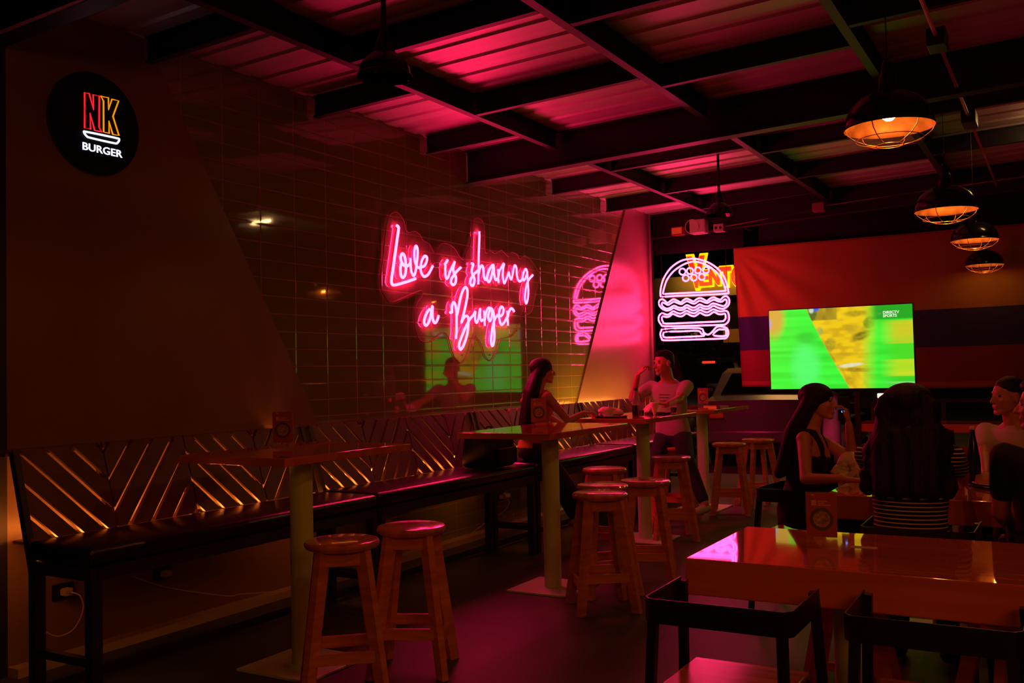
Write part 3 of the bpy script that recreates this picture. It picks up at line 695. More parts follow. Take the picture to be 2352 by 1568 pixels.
neon_part('patty_tube', [c7([(145, 706), (180, 720), (215, 723), (245, 700), (270, 686), (300, 700), (345, 713), (385, 695), (415, 681), (455, 700), (500, 709), (535, 687), (565, 673), (600, 690), (640, 699), (680, 677), (710, 666), (750, 682), (790, 689), (830, 681), (863, 695), (876, 740), (873, 790), (845, 823), (800, 835), (500, 844), (180, 851), (135, 830), (110, 790), (112, 740)]),
    c7([(150, 742), (190, 750), (225, 744), (260, 717), (290, 726), (330, 742), (370, 739), (412, 711), (460, 734), (500, 741), (535, 721), (562, 704), (610, 728), (660, 727), (710, 695), (760, 718), (800, 720), (832, 714), (840, 760), (820, 789), (780, 798), (500, 810), (190, 822), (157, 802), (144, 773)])])
neon_part('bottom_bun_tube', [c7([(180, 880), (545, 870), (600, 918), (645, 943), (690, 915), (745, 857), (820, 858), (858, 880), (870, 930), (850, 973), (800, 985), (500, 995), (180, 1004), (142, 985), (127, 940), (138, 900)]),
    c7([(188, 912), (370, 906), (535, 900), (575, 930), (605, 955), (400, 966), (200, 974), (163, 962), (158, 935)]),
    c7([(700, 945), (755, 890), (800, 886), (838, 888), (847, 930), (835, 955), (765, 958)])])
tl, br = on_plane(1512, 590, 1, BY), on_plane(1678, 790, 1, BY)
bm = bmesh.new(); [tube(bm, [(x_, BY+0.014, br.z+0.02), (x_, BY+0.014, tl.z+0.05)], 0.0035, 6) for x_ in (tl.x+0.03, br.x-0.03)]
world_child(finish(bm, 'mounting_rod', M['black_metal']), t)
for xx in (tl.x+0.03, br.x-0.03):
    bm = bmesh.new(); tube(bm, [(xx, BY+0.023, tl.z+0.05), (xx, BY+0.023, roofz(xx, 3.052))], 0.002, 6); world_child(finish(bm, 'hanging_wire', M['black_metal']), t)

# ================================================================== ROUND LOGO SIGN
c = on_plane(220, 285, 0, PX+0.02); R_ = 0.275
DX = PX+0.02
t = thing('round_logo_sign', (PX, c.y, c.z), 0, 'round black lightbox sign with NK BURGER lettering at the upper left', 'sign')
bm = bmesh.new()
n = 72
def disc_pts(x, r): return [bm.verts.new((x-PX, r*math.cos(2*math.pi*k/n), r*math.sin(2*math.pi*k/n))) for k in range(n)]
A = disc_pts(PX+0.001, R_); B = disc_pts(DX-0.001, R_)
bm.faces.new(A); bm.faces.new(B)
for i in range(n): bm.faces.new((A[i], A[(i+1) % n], B[(i+1) % n], B[i]))
finish(bm, 'lightbox', M['rim'], t, 'auto')
bm = bmesh.new(); A = disc_pts(DX-0.0005, R_*0.985); B = disc_pts(DX+0.003, R_*0.985); bm.faces.new(A); bm.faces.new(B)
for i in range(n): bm.faces.new((A[i], A[(i+1) % n], B[(i+1) % n], B[i]))
finish(bm, 'face', M['sign_black'], t)
def nk(pts): return [on_plane(100+x/5.808, 150+y/5.808, 0, DX+0.008) for x, y in pts]
def lg(nm, loops, m, r):
    bm = bmesh.new()
    for l in loops: tube(bm, l, r, 8, closed=True)
    world_child(finish(bm, nm, M[m], None, True), t)
lg('letter_n_tube', [nk([(548, 362), (608, 374), (668, 590), (662, 392), (744, 408), (742, 828), (774, 885), (682, 866), (620, 640), (628, 852), (548, 836)])], 'neon_red', 0.0042)
lg('letter_k_tube', [nk([(765, 412), (865, 432), (868, 590), (912, 452), (1002, 472), (926, 680), (1006, 936), (924, 920), (872, 745), (876, 906), (802, 888), (800, 475)])], 'neon_yellow', 0.0042)
lg('bun_tube', [spline(nk([(538, 884), (560, 884), (780, 928), (985, 973), (1008, 985), (1005, 1010), (985, 1034), (955, 1040), (780, 1003), (610, 962), (580, 948), (552, 915)]), 3, True)], 'neon_white', 0.0055)
p0 = on_plane(188, 341, 0, DX+0.004); p1 = on_plane(279, 358, 0, DX+0.004)
wid = p1.y-p0.y
o = text_obj('BURGER', 0.075, M['neon_white'], name='burger_lettering', extrude=0.002, offset=0.0006)
xs = [v.co.x for v in o.data.vertices]; s = wid/(max(xs)-min(xs))
hy = max(v.co.y for v in o.data.vertices)
zt_ = on_plane(190, 325, 0, DX+0.004).z; zb_ = on_plane(190, 342, 0, DX+0.004).z; vs = (zt_-zb_)/hy
o.data.transform(Matrix(((0, 0, 1, DX+0.005), (s, 0, 0, p0.y), (0, vs, 0, zb_-0.002), (0, 0, 0, 1))))
world_child(o, t)

# ================================================================== TV
TY = 10.70
p_tl, p_br = on_plane(1766, 714, 1, TY), on_plane(2102, 890, 1, TY)
tw, th = p_br.x-p_tl.x, p_tl.z-p_br.z
tcx, tcz = (p_tl.x+p_br.x)/2, (p_tl.z+p_br.z)/2
t = thing('television', (tcx, TY, tcz), 0, 'large flat television showing a green and yellow sports broadcast, in front of the flag', 'television')
bm = bmesh.new(); bevbox(bm, -tw/2-0.012, tw/2+0.012, 0.004, 0.05, -th/2-0.014, th/2+0.010, 0.004); finish(bm, 'casing', M['black_plastic'], t, 'auto')
NXs, NZs = 240, 135
def blob(u, v, cu, cv, ru, rv, rot=0, p=2):
    c_, s_ = math.cos(rot), math.sin(rot); du, dv = (u-cu)*1.78, (v-cv); x = (du*c_+dv*s_)/ru; y = (-du*s_+dv*c_)/rv
    return max(0.0, 1-(abs(x)**p+abs(y)**p)**(1/p))
rng = np.random.RandomState(3)
streak = [[rng.rand() for _ in range(NZs+1)] for __ in range(6)]
fine = rng.rand(NXs+1, NZs+1)
def sm(x): x = min(1, max(0, x)); return x*x*(3-2*x)
def mixc(a, b, k): return tuple(a[i]*(1-k)+b[i]*k for i in range(3))
lat = rng.rand(8, 60, 60)
def vn(u, v, fx, fy, k=0):      # smooth value noise
    x = (u*fx) % 58; y = (v*fy) % 58; i = int(x); j = int(y); a_, b_ = sm(x-i), sm(y-j); L_ = lat[k]
    return (L_[i][j]*(1-a_)+L_[i+1][j]*a_)*(1-b_)+(L_[i][j+1]*(1-a_)+L_[i+1][j+1]*a_)*b_
def tvcol(u, v, i, j):          # u right 0..1, v down 0..1
    base = mixc((0.02, 0.58, 0.015), (0.055, 1.0, 0.05), 0.35+0.65*vn(u, v, 2.2, 26, 0))
    base = mixc(base, (0.10, 1.0, 0.18), 0.8*sm(1.5*blob(u, v, 0.26, 0.72, 0.26, 0.42)))
    base = mixc(base, (0.02, 0.42, 0.02), 0.5*sm(1.5*blob(u, v, 0.27, 0.36, 0.20, 0.10)))
    base = mixc(base, (0.66, 0.42, 0.05), sm(1.6*blob(u, v, 0.03, 0.10, 0.20, 0.33)))
    base = mixc(base, (0.45, 0.40, 0.55), 0.8*sm(1.6*blob(u, v, 0.0, 0.17, 0.05, 0.09)))
    e = sm((u-0.76)/0.16)
    if e > 0:
        bands = ((0.19, 0.47, (0.66, 0.58, 0.02)), (0.47, 0.66, (0.06, 0.70, 0.02)), (0.66, 0.86, (0.62, 0.72, 0.02)), (0.86, 1.01, (0.04, 0.62, 0.02)))
        for v0, v1, cc in bands:
            w_ = sm((v-v0+0.012)/0.02)*sm((v1-v+0.012)/0.02)
            base = mixc(base, mixc(cc, (0.10, 0.75, 0.02), 0.45*vn(u, v, 2, 34, 1)), w_*e)
        base = mixc(base, (0.30, 0.80, 0.22), 0.8*e*sm(1-abs(v-0.935)/0.022))
    lx = 0.272+0.285*max(0, v)**1.12; rx = 0.795-0.03*v
    ins = sm((u-lx)/0.012)*sm((rx-u)/0.15)
    if ins > 0:
        yl = mixc((0.88, 0.58, 0.008), (0.55, 0.33, 0.008), 0.75*sm(1.5*vn(u*1.0+v*0.2, v, 22, 26, 2)-0.35))
        yl = mixc(yl, (0.95, 0.68, 0.02), 0.5*vn(u, v, 6, 8, 3))
        yl = mixc(yl, (0.50, 0.78, 0.03), 0.85*sm((u-0.62)/0.13)*sm((v-0.30)/0.2))
        if v > 0.72: yl = mixc(yl, (0.55, 0.36, 0.01), 0.6*sm(1.6*vn(u-v*0.25, v, 34, 5, 4)-0.5))
        base = mixc(base, yl, ins)
        top = sm((0.155-v)/0.012)*sm((0.50-u)/0.02)
        base = mixc(base, mixc((0.16, 0.11, 0.01), (0.55, 0.40, 0.02), vn(u, v, 40, 8, 5)), 0.9*top*ins)
        for (cu, cv, ru, rv, rot, kk, cc, sharp) in ((0.715, 0.20, 0.085, 0.10, 0.9, 0.95, (0.03, 0.16, 0.01), 3.0), (0.655, 0.36, 0.16, 0.075, -0.35, 0.95, (0.10, 0.12, 0.01), 1.6),
             (0.60, 0.27, 0.15, 0.10, 0.0, 0.55, (0.40, 0.26, 0.02), 1.3), (0.435, 0.46, 0.085, 0.12, 0.35, 0.75, (0.30, 0.26, 0.02), 2.5), (0.365, 0.285, 0.06, 0.07, 0.1, 0.7, (0.12, 0.40, 0.10), 2.0),
             (0.43, 0.60, 0.13, 0.045, 0.85, 0.6, (0.20, 0.18, 0.01), 2.0), (0.62, 0.775, 0.28, 0.035, 0.03, 0.8, (0.24, 0.16, 0.01), 1.6), (0.305, 0.10, 0.07, 0.13, 0.7, 0.9, (0.02, 0.14, 0.03), 2.5),
             (0.62, 0.085, 0.20, 0.05, 0.0, 0.65, (0.22, 0.20, 0.01), 1.6), (0.60, 0.58, 0.28, 0.03, 0.0, 0.4, (0.35, 0.26, 0.01), 1.6), (0.56, 0.90, 0.10, 0.10, 0.3, 0.5, (0.32, 0.18, 0.01), 1.5)):
            b_ = blob(u, v, cu, cv, ru, rv, rot)
            if b_ > 0: base = mixc(base, cc, sm(b_*sharp)*kk*ins*(0.6+0.4*vn(u, v, 50, 40, 6)))
        b_ = blob(u, v, 0.575, 0.715, 0.19, 0.03, -0.10)
        if b_ > 0: base = mixc(base, (0.72, 0.80, 0.55), sm(b_*2.2)*ins*(0.5+0.5*vn(u, v, 45, 20, 7)))
    if u > 0.70 and v < 0.18: base = mixc(base, (0.015, 0.32, 0.015), sm((u-0.70)/0.07)*0.85*sm((0.18-v)/0.02))
    base = mixc(base, (0.10, 0.34, 0.12), 0.8*sm(1-abs(v-0.098)/0.016)*sm((u-0.762)/0.01)*sm((0.798-u)/0.01))
    b_ = blob(u, v, 0.345, 0.01, 0.05, 0.03)
    if b_ > 0: base = mixc(base, (0.05, 0.12, 0.9), sm(b_*2))
    b_ = blob(u, v, 0.31, 0.02, 0.04, 0.05)
    if b_ > 0: base = mixc(base, (0.5, 0.7, 0.5), sm(b_*2))
    return base
bm = bmesh.new(); vs_ = [[bm.verts.new((-tw/2+tw*i/NXs, 0.0, th/2-th*j/NZs)) for j in range(NZs+1)] for i in range(NXs+1)]
for i in range(NXs):
    for j in range(NZs): bm.faces.new((vs_[i][j], vs_[i][j+1], vs_[i+1][j+1], vs_[i+1][j]))
me = bpy.data.meshes.new('screen'); bm.to_mesh(me); bm.free()
ca = me.color_attributes.new('picture', 'FLOAT_COLOR', 'POINT')
buf = []
for i in range(NXs+1):
    for j in range(NZs+1): buf += [*tvcol(i/NXs, j/NZs, i, j), 1.0]
ca.data.foreach_set('color', buf)
m = bpy.data.materials.new('lit screen'); m.use_nodes = True; nt = m.node_tree; b = nt.nodes['Principled BSDF']
b.inputs['Base Color'].default_value = (0.01, 0.01, 0.01, 1); b.inputs['Roughness'].default_value = 0.25
at = nt.nodes.new('ShaderNodeVertexColor'); at.layer_name = 'picture'; nt.links.new(at.outputs[0], b.inputs['Emission Color']); b.inputs['Emission Strength'].default_value = 1.0
me.materials.append(m); o = bpy.data.objects.new('screen', me); COL.objects.link(o); o.parent = t
M['tv_text'] = mat('white screen lettering', (0.8, 0.8, 0.8), 0.5, emit=(0.75, 0.95, 0.75), estr=1.0)
for s_, dz in (('DIRECTV', 0.0), ('SPORTS', -0.036)):
    o = text_obj(s_, 0.040, M['tv_text'], t, 'screen_lettering', 0.0008, 0.0008, Matrix(((1, 0, 0, tw*0.805-tw/2), (0, 0, -1, -0.003), (0, 1, 0, th/2-th*0.105+dz), (0, 0, 0, 1))))
px_ = on_plane(1970, 950, 1, TY+0.08).x-tcx
bm = bmesh.new(); box(bm, px_-0.2, px_+0.2, 0.05, 0.065, -0.15, 0.15); box(bm, px_-0.03, px_+0.03, 0.066, 0.11, -tcz+0.02, 0.14); finish(bm, 'stand_post', M['black_metal'], t)
bm = bmesh.new(); bevbox(bm, px_-0.38, px_+0.38, -0.15, 0.33, -tcz, -tcz+0.019, 0.004); finish(bm, 'stand_base', M['black_metal'], t)

# ================================================================== FLAG
FY = 12.2
ftop, fb = on_plane(1685, 570, 1, FY), on_plane(1700, 892, 1, FY)
s1_, s2_ = on_plane(1690, 728, 1, FY).z, on_plane(1698, 806, 1, FY).z
bm = bmesh.new(); nx_, nz_ = 150, 50; fx0, fx1 = ftop.x, 2.2
g = []
for i in range(nx_+1):
    row = []
    for j in range(nz_+1):
        u = i/nx_; v = j/nz_; x = fx0+(fx1-fx0)*u+0.05*v*(1-u)**6; z = ftop.z+(fb.z-ftop.z)*v
        d = x-fx0
        # folds fanning out from the tied upper left corner
        ang = math.atan2(v*1.8, d+0.02)
        fold = 0.045*math.sin(ang*17)*math.exp(-d*1.1)*min(1, v*4)*min(1, math.hypot(d, v)*3)
        fold += 0.012*math.sin(x*2.3+v*1.3)+0.006*math.sin(x*7.1+v*3)
        row.append(bm.verts.new((x, FY+fold, z+0.02*math.sin(x*1.3)*(v) )))
    g.append(row)
zs1 = (s1_-ftop.z)/(fb.z-ftop.z); zs2 = (s2_-ftop.z)/(fb.z-ftop.z)
for i in range(nx_):
    for j in range(nz_):
        f = bm.faces.new((g[i][j], g[i][j+1], g[i+1][j+1], g[i+1][j])); v = (j+0.5)/nz_
        f.material_index = 0 if v < zs1 else 1 if v < zs2 else (2 if v < 0.97 else 3)
M['flag_y'] = mat('yellow flag cloth', (0.19, 0.11, 0.004), 0.9)
M['flag_b'] = mat('blue flag cloth', (0.008, 0.012, 0.05), 0.9)
M['flag_r'] = mat('red flag cloth', (0.12, 0.012, 0.008), 0.9)
M['flag_h'] = mat('flag hem', (0.20, 0.04, 0.01), 0.9)
fo = finish(bm, 'striped_flag', [M['flag_y'], M['flag_b'], M['flag_r'], M['flag_h']], None, True, flipfix=False)
so = fo.modifiers.new('thickness', 'SOLIDIFY'); so.thickness = 0.003
tag(fo, 'huge striped flag, orange over dark blue over red, hanging behind the television', 'flag')

# ================================================================== FIXTURES UNDER THE ROOF
def fix(nm, x0, x1, y0, y1, z0, z1, m, label, cat):
    t = thing(nm, ((x0+x1)/2, (y0+y1)/2, (z0+z1)/2), 0, label, cat); return t
# exit box, round loudspeaker, emergency light on the front beam, left
xa = on_plane(1546, 516, 1, 11.15); 
t = thing('exit_light', (xa.x+0.06, 11.14, 3.10), 0, 'small red lit box on the front roof beam, left of the round speaker', 'light')
bm = bmesh.new(); bevbox(bm, -0.075, 0.075, -0.03, 0.06, -0.05, 0.05, 0.006); finish(bm, 'casing', M['rail_red'], t, 'auto')
bm = bmesh.new(); box(bm, -0.062, 0.062, -0.034, -0.031, -0.037, 0.037); finish(bm, 'panel', mat('red lit panel', (0.6, 0.1, 0.03), 0.5, emit=(1, 0.08, 0.02), estr=0.22), t)
t = thing('wall_speaker', (-3.80, 11.12, 3.125), 0, 'pale rounded loudspeaker on the front roof beam beside the red lit box', 'loudspeaker')
bm = bmesh.new(); bevbox(bm, -0.10, 0.10, -0.06, 0.09, -0.085, 0.085, 0.02, 3); finish(bm, 'cabinet', M['fixture_white'], t, 'auto')
bm = bmesh.new(); tube(bm, [(-0.06+0.085*math.cos(2*math.pi*k/28), -0.066, 0.085*math.sin(2*math.pi*k/28)) for k in range(28)], 0.005, 6, closed=True); finish(bm, 'ring', M['fixture_white'], t, True)
t = thing('emergency_light', (-3.545, 11.12, 3.085), 0, 'small white box with two dark lenses below the unlit dome lamp', 'light')
bm = bmesh.new(); bevbox(bm, -0.06, 0.06, -0.04, 0.06, -0.045, 0.045, 0.005); finish(bm, 'casing', M['fixture_white'], t, 'auto')
for xx in (-0.028, 0.028):
    bm = bmesh.new(); lathe(bm, [(0.001, 0), (0.017, 0), (0.017, 0.006), (0.001, 0.006)], 16); bmesh.ops.rotate(bm, verts=bm.verts, matrix=Matrix.Rotation(math.pi/2, 3, 'X')); bmesh.ops.translate(bm, verts=bm.verts, vec=(xx, -0.041, 0.0)); finish(bm, 'lens', M['black_plastic'], t)
bm = bmesh.new(); tube(bm, [(-3.48, 11.13, 3.10), (-2.42, 11.02, 3.165)], 0.011, 10); o = finish(bm, 'conduit', M['conduit'], None, True)
tag(o, 'thin conduit running from the emergency light to the square junction box', 'pipe')
bm = bmesh.new(); bevbox(bm, -2.42, -2.29, 10.96, 11.06, 3.14, 3.24, 0.006); o = finish(bm, 'junction_box', M['conduit'], None, 'auto')
tag(o, 'square pinkish junction box on the thin conduit near the front of the roof', 'box')
bm = bmesh.new(); tube(bm, [(-2.29, 11.01, 3.205), (-0.9, 11.03, 3.27), (0.8, 11.05, 3.34)], 0.009, 10); o = finish(bm, 'conduit', M['conduit'], None, True)
tag(o, 'thin conduit running right from the square junction box over the television', 'pipe')
CX = -0.575
bm = bmesh.new(); tube(bm, [(CX, 0.5, 3.245), (CX, 5.80, 3.245)], 0.012, 10); o = finish(bm, 'conduit', M['conduit'], None, True); tag(o, 'conduit along the roof above the nearest lit pendant lamp', 'pipe')
bm = bmesh.new(); tube(bm, [(CX, 5.98, 3.245), (CX, 7.82, 3.245)], 0.012, 10); o = finish(bm, 'conduit', M['conduit'], None, True); tag(o, 'conduit between the two black junction boxes at the upper right', 'pipe')
bm = bmesh.new(); tube(bm, [(CX, 8.06, 3.245), (CX, 11.1, 3.245)], 0.012, 10); o = finish(bm, 'conduit', M['conduit'], None, True); tag(o, 'conduit running back from the farther black junction box, lit yellowish', 'pipe')
for yy, lb in ((5.89, 'black junction box in the dark above and right of the nearest pendant lamp'), (7.94, 'black junction box silhouetted against the bright roof sheet')):
    bm = bmesh.new(); bevbox(bm, CX-0.05, CX+0.05, yy-0.09 if yy < 6 else yy-0.12, yy+0.09 if yy < 6 else yy+0.12, 3.19, 3.29, 0.005); o = finish(bm, 'junction_box', M['black_plastic'], None, 'auto'); tag(o, lb, 'box', 'black junction boxes')

# ================================================================== SOCKETS AND CORDS UNDER THE BENCHES
def socket(px, py, label, plug=True):
    p = on_plane(px, py, 0, PX if py > 1200 else WX); X = PX if (p.y < 5.0) else WX
    t = thing('wall_socket', (X, p.y, p.z), 0, label, 'socket', 'sockets under the benches')
    bm = bmesh.new(); bevbox(bm, 0.001, 0.012, -0.06, 0.06, -0.04, 0.04, 0.003); finish(bm, 'plate', M['black_plastic'], t, 'auto')
    if plug:
        bm = bmesh.new(); bevbox(bm, 0.0125, 0.06, -0.022, 0.022, -0.018, 0.018, 0.005); finish(bm, 'plug', M['white_plastic'], t, 'auto')
    return Vector((X, p.y, p.z))
sA = socket(143, 1357, 'black wall socket with a pale plug under the near end of the bench')
sB = socket(372, 1315, 'black wall socket with a plug under the middle of the near bench')
sC = socket(1146, 1140, 'wall socket with a white plug under the second bench')
def cord(nm_label, pts, r=0.0035):
    bm = bmesh.new(); tube(bm, spline(pts, 6), r, 7); o = finish(bm, 'power_cord', M['white_plastic'], None, True); tag(o, nm_label, 'cable')
cord('white power cord looping down from the socket at the near bench end', [sA+Vector((0.062, 0, 0)), sA+Vector((0.10, 0.03, -0.02)), sA+Vector((0.08, 0.06, -0.10)), sA+Vector((0.05, 0.03, -0.19)), sA+Vector((0.04, -0.05, -0.21)), sA+Vector((0.03, -0.12, -0.17))])
f1 = on_plane(305, 1323, 0, PX+0.02); f2 = on_plane(390, 1350, 0, PX+0.02); f3 = on_plane(520, 1368, 0, PX+0.02); f4 = on_plane(560, 1363, 0, PX+0.03); f5 = on_plane(677, 1357, 0, PX+0.04)
cord('long pale cord sagging along the wall below the near bench', [f1, f2, f3, f4, f5])
g1, g2, g3, g4 = [on_plane(a, b, 0, WX+0.05) for a, b in ((1115, 1200), (1080, 1228), (1058, 1250), (1036, 1272))]
cord('pale cord running down slantwise to the floor under the second bench', [sC+Vector((0.062, 0, 0)), sC+Vector((0.09, 0.03, -0.05)), sC+Vector((0.06, -0.03, -0.13)), g1, g2, g3, g4])

# ================================================================== MENU CARDS
def make_card():
    t = thing('menu_card')
    bm = bmesh.new(); bevbox(bm, -0.0535, 0.0535, -0.002, 0.002, 0.022, 0.185, 0.001); finish(bm, 'card', M['card'], t)
    bm = bmesh.new(); bevbox(bm, -0.058, 0.058, -0.025, 0.025, 0.0, 0.006, 0.002); box(bm, -0.056, 0.056, -0.0055, -0.0030, 0.006, 0.190); finish(bm, 'holder', M['clear'], t)
    bm = bmesh.new(); lathe(bm, [(0.001, 0), (0.042, 0), (0.042, 0.0006), (0.001, 0.0006)], 36)
    bmesh.ops.rotate(bm, verts=bm.verts, matrix=Matrix.Rotation(math.pi/2, 3, 'X')); bmesh.ops.translate(bm, verts=bm.verts, vec=(0, -0.0021, 0.088)); finish(bm, 'printed_pan', M['card_dark'], t)
    bm = bmesh.new(); lathe(bm, [(0.001, 0), (0.030, 0), (0.030, 0.0004), (0.001, 0.0004)], 28)
    bmesh.ops.rotate(bm, verts=bm.verts, matrix=Matrix.Rotation(math.pi/2, 3, 'X')); bmesh.ops.translate(bm, verts=bm.verts, vec=(0, -0.0028, 0.088)); finish(bm, 'printed_dish', M['card_food'], t)
    bm = bmesh.new()
    for z, x0, x1 in ((0.152, -0.012, 0.022), (0.145, -0.012, 0.012), (0.138, -0.012, 0.034)): box(bm, x0, x1, -0.0028, -0.0021, z, z+0.0035)
    box(bm, -0.035, -0.018, -0.0028, -0.0021, 0.138, 0.158); box(bm, -0.034, -0.024, -0.0028, -0.0021, 0.174, 0.180)
    finish(bm, 'printed_text', M['card_line'], t)
    return t
card0 = make_card()
def on_table(px, py, z): return on_plane(px, py, 2, z)
cards = [((650, 1026), 1.04, 30, 'red menu card in a clear stand on the near high table'), ((1238, 976), 1.037, 32, 'red menu card on the second high table, in front of the long haired woman'),
         ((1615, 931), 1.013, 25, 'small red menu card on the farthest high table'), ((1889, 1247), 0.75, 8, 'big looking red menu card with a dark round pan, on the foreground table')]
for i, ((px, py), z, a, lb) in enumerate(cards):
    o = card0 if i == 0 else copy_tree(card0)
    p = on_table(px, py, z); o.location = (p.x, p.y, z+0.0005); o.rotation_euler = (0, 0, math.radians(a)); tag(o, lb, 'menu card', 'red menu cards in clear stands')
p = on_table(1985, 1257, 0.75)
bm = bmesh.new(); bevbox(bm, p.x-0.045, p.x+0.045, p.y-0.02, p.y+0.02, 0.7502, 0.7512, 0.0003); o = finish(bm, 'table_sticker', M['sticker']); tag(o, 'small pale rectangular sticker on the foreground table, right of the menu card', 'sticker')

# ================================================================== FOOD AND DRINK
def crumple(name, loc, sx, sy, sz, m, label, cat, seed=1):
    bm = bmesh.new(); bmesh.ops.create_icosphere(bm, subdivisions=3, radius=1)
    r = random.Random(seed); dirs = [(Vector((r.gauss(0, 1), r.gauss(0, 1), r.gauss(0, 0.8))).normalized(), r.uniform(0.3, 1.3)*(1 if q % 2 else -1)) for q in range(26)]
    for v in bm.verts:
        n_ = v.co.normalized(); k = 1
        for d_, a_ in dirs: k += a_*0.9*max(0, n_.dot(d_)-0.82)/0.18*0.35
        k += r.uniform(-0.05, 0.05)
        v.co = Vector((n_.x*sx*k, n_.y*sy*k, max(n_.z*sz*1.4*k, -sz*0.35)))
        v.co.z += sz*0.35
    o = finish(bm, name, m, None, False); o.location = loc
    return tag(o, label, cat)
def tray(loc, r, label, rim=0.012):
    bm = bmesh.new(); lathe(bm, [(0.001, 0.0), (r*0.93, 0.0), (r, rim), (r-0.004, rim), (r*0.92, 0.004), (0.001, 0.004)], 40); o = finish(bm, 'round_tray', M['tray'], None, 'auto'); o.location = loc
    return tag(o, label, 'tray', 'dark round serving trays')
def glass(loc, h, r, fill, label, m='cola'):
    t = thing('drinking_glass', loc, 0, label, 'glass', 'drinking glasses')
    bm = bmesh.new(); lathe(bm, [(0.001, 0), (r*0.8, 0), (r, h), (r-0.002, h), (r*0.8-0.002, 0.006), (0.001, 0.006)], 24); finish(bm, 'glass', M['clear'], t, 'auto')
    bm = bmesh.new(); k = 0.8+0.2*fill; lathe(bm, [(0.001, 0.0065), (r*0.8-0.003, 0.0065), (r*k-0.0032, h*fill), (0.001, h*fill)], 24); finish(bm, 'drink', M[m], t, 'auto')
    return t
T3 = 1.0255
def at3(px, py, z=T3): v = on_table(px, py, z); return v
p = at3(1378, 956); y_ = max(7.08, min(p.y, 7.9))
tray((-3.26, 7.22, T3), 0.14, 'dark round tray holding the pink lit paper wrap, nearest the seated woman')
crumple('paper_wrap', (-3.27, 7.21, T3+0.0125), 0.088, 0.065, 0.045, M['paper'], 'crumpled paper wrapped burger on the tray beside the woman', 'food wrap', 3)
t = thing('cola_bottle', (-3.12, 7.42, T3), 0, 'plastic cola bottle with a dark cap on the laden high table', 'bottle')
bm = bmesh.new(); lathe(bm, [(0.001, 0), (0.029, 0.0), (0.032, 0.01), (0.032, 0.05), (0.030, 0.07), (0.032, 0.09), (0.001, 0.091)], 24); finish(bm, 'drink', M['cola'], t, 'auto')
bm = bmesh.new(); lathe(bm, [(0.0322, 0.0915), (0.033, 0.12), (0.031, 0.15), (0.020, 0.18), (0.012, 0.20), (0.012, 0.213), (0.001, 0.213)], 24); finish(bm, 'bottle_neck', mat('clear bottle plastic', (0.5, 0.4, 0.4), 0.15, alpha=0.45), t, 'auto')
bm = bmesh.new(); lathe(bm, [(0.001, 0.2135), (0.015, 0.2135), (0.015, 0.235), (0.001, 0.235)], 20); finish(bm, 'cap', M['black_plastic'], t, 'auto')
glass((-3.05, 7.36, T3), 0.115, 0.033, 0.45, 'glass half full of cola beside the bottle')
glass((-2.98, 7.92, T3), 0.13, 0.036, 0.4, 'taller glass with dark drink in front of the man')
tray((-3.08, 7.80, T3), 0.12, 'dark round tray in front of the man')
crumple('napkin', (-3.18, 7.86, T3+0.0125), 0.06, 0.05, 0.04, M['paper'], 'white crumpled napkin on the tray in front of the man', 'napkin', 8)
bm = bmesh.new(); lathe(bm, [(0.012, 0.0), (0.046, 0.10), (0.055, 0.135), (0.052, 0.135), (0.012, 0.003)], 24, cap=False); o = finish(bm, 'paper_cone', M['paper'], None, True, flipfix=False); o.location = (-3.02, 7.58, T3+0.001); o.scale = (0.72, 0.72, 0.8)
tag(o, 'white paper cone standing just behind the cola bottle', 'paper cone')

T2 = 0.7505
t_ = on_table(1945, 1100, T2)
tray((t_.x+0.02, t_.y+0.06, T2), 0.13, 'dark tray under the pale food wrapper in front of the woman in the tank top')
crumple('food_wrapper', (t_.x+0.02, t_.y+0.06, T2+0.0125), 0.10, 0.08, 0.06, M['paper'], 'pale crumpled food wrapper standing on the tray beside the woman\'s hand', 'food wrap', 5)
p = on_table(2238, 1113, T2)
t = thing('blue_bottle', (p.x, p.y, T2), 0, 'tall dark blue bottle on the middle dining table', 'bottle')
bm = bmesh.new(); lathe(bm, [(0.001, 0), (0.033, 0), (0.036, 0.012), (0.036, 0.10), (0.033, 0.15), (0.022, 0.22), (0.013, 0.27), (0.012, 0.295), (0.001, 0.295)], 28); finish(bm, 'bottle_body', M['blue_bottle'], t, 'auto')
bm = bmesh.new(); lathe(bm, [(0.001, 0.2955), (0.0135, 0.2955), (0.0135, 0.312), (0.001, 0.312)], 20); finish(bm, 'cap', M['white_plastic'], t, 'auto')
p = on_table(2203, 1117, T2); glass((p.x, p.y, T2), 0.12, 0.034, 0.75, 'dark drink in a glass left of the tall blue bottle')
p = on_table(2305, 1118, T2)
t = thing('burger_plate', (p.x, p.y, T2), 0, 'pale oval plate on a dark tray by the right edge', 'plate')
bm = bmesh.new(); lathe(bm, [(0.001, 0.0), (0.15, 0.0), (0.165, 0.012), (0.16, 0.014), (0.14, 0.006), (0.001, 0.006)], 40); finish(bm, 'tray', M['tray'], t, 'auto')
bm = bmesh.new(); lathe(bm, [(0.001, 0.0075), (0.12, 0.0075), (0.15, 0.022), (0.147, 0.024), (0.118, 0.0115), (0.001, 0.0115)], 40); finish(bm, 'paper_liner', M['paper'], t, 'auto')
hb = thing('hamburger', (p.x+0.015, p.y-0.02, T2+0.012), 0, 'hamburger on the pale plate by the right edge', 'burger')
bm = bmesh.new(); lathe(bm, [(0.001, 0), (0.045, 0), (0.050, 0.010), (0.047, 0.019), (0.001, 0.019)], 28); finish(bm, 'bottom_bun', M['bun'], hb, 'auto')
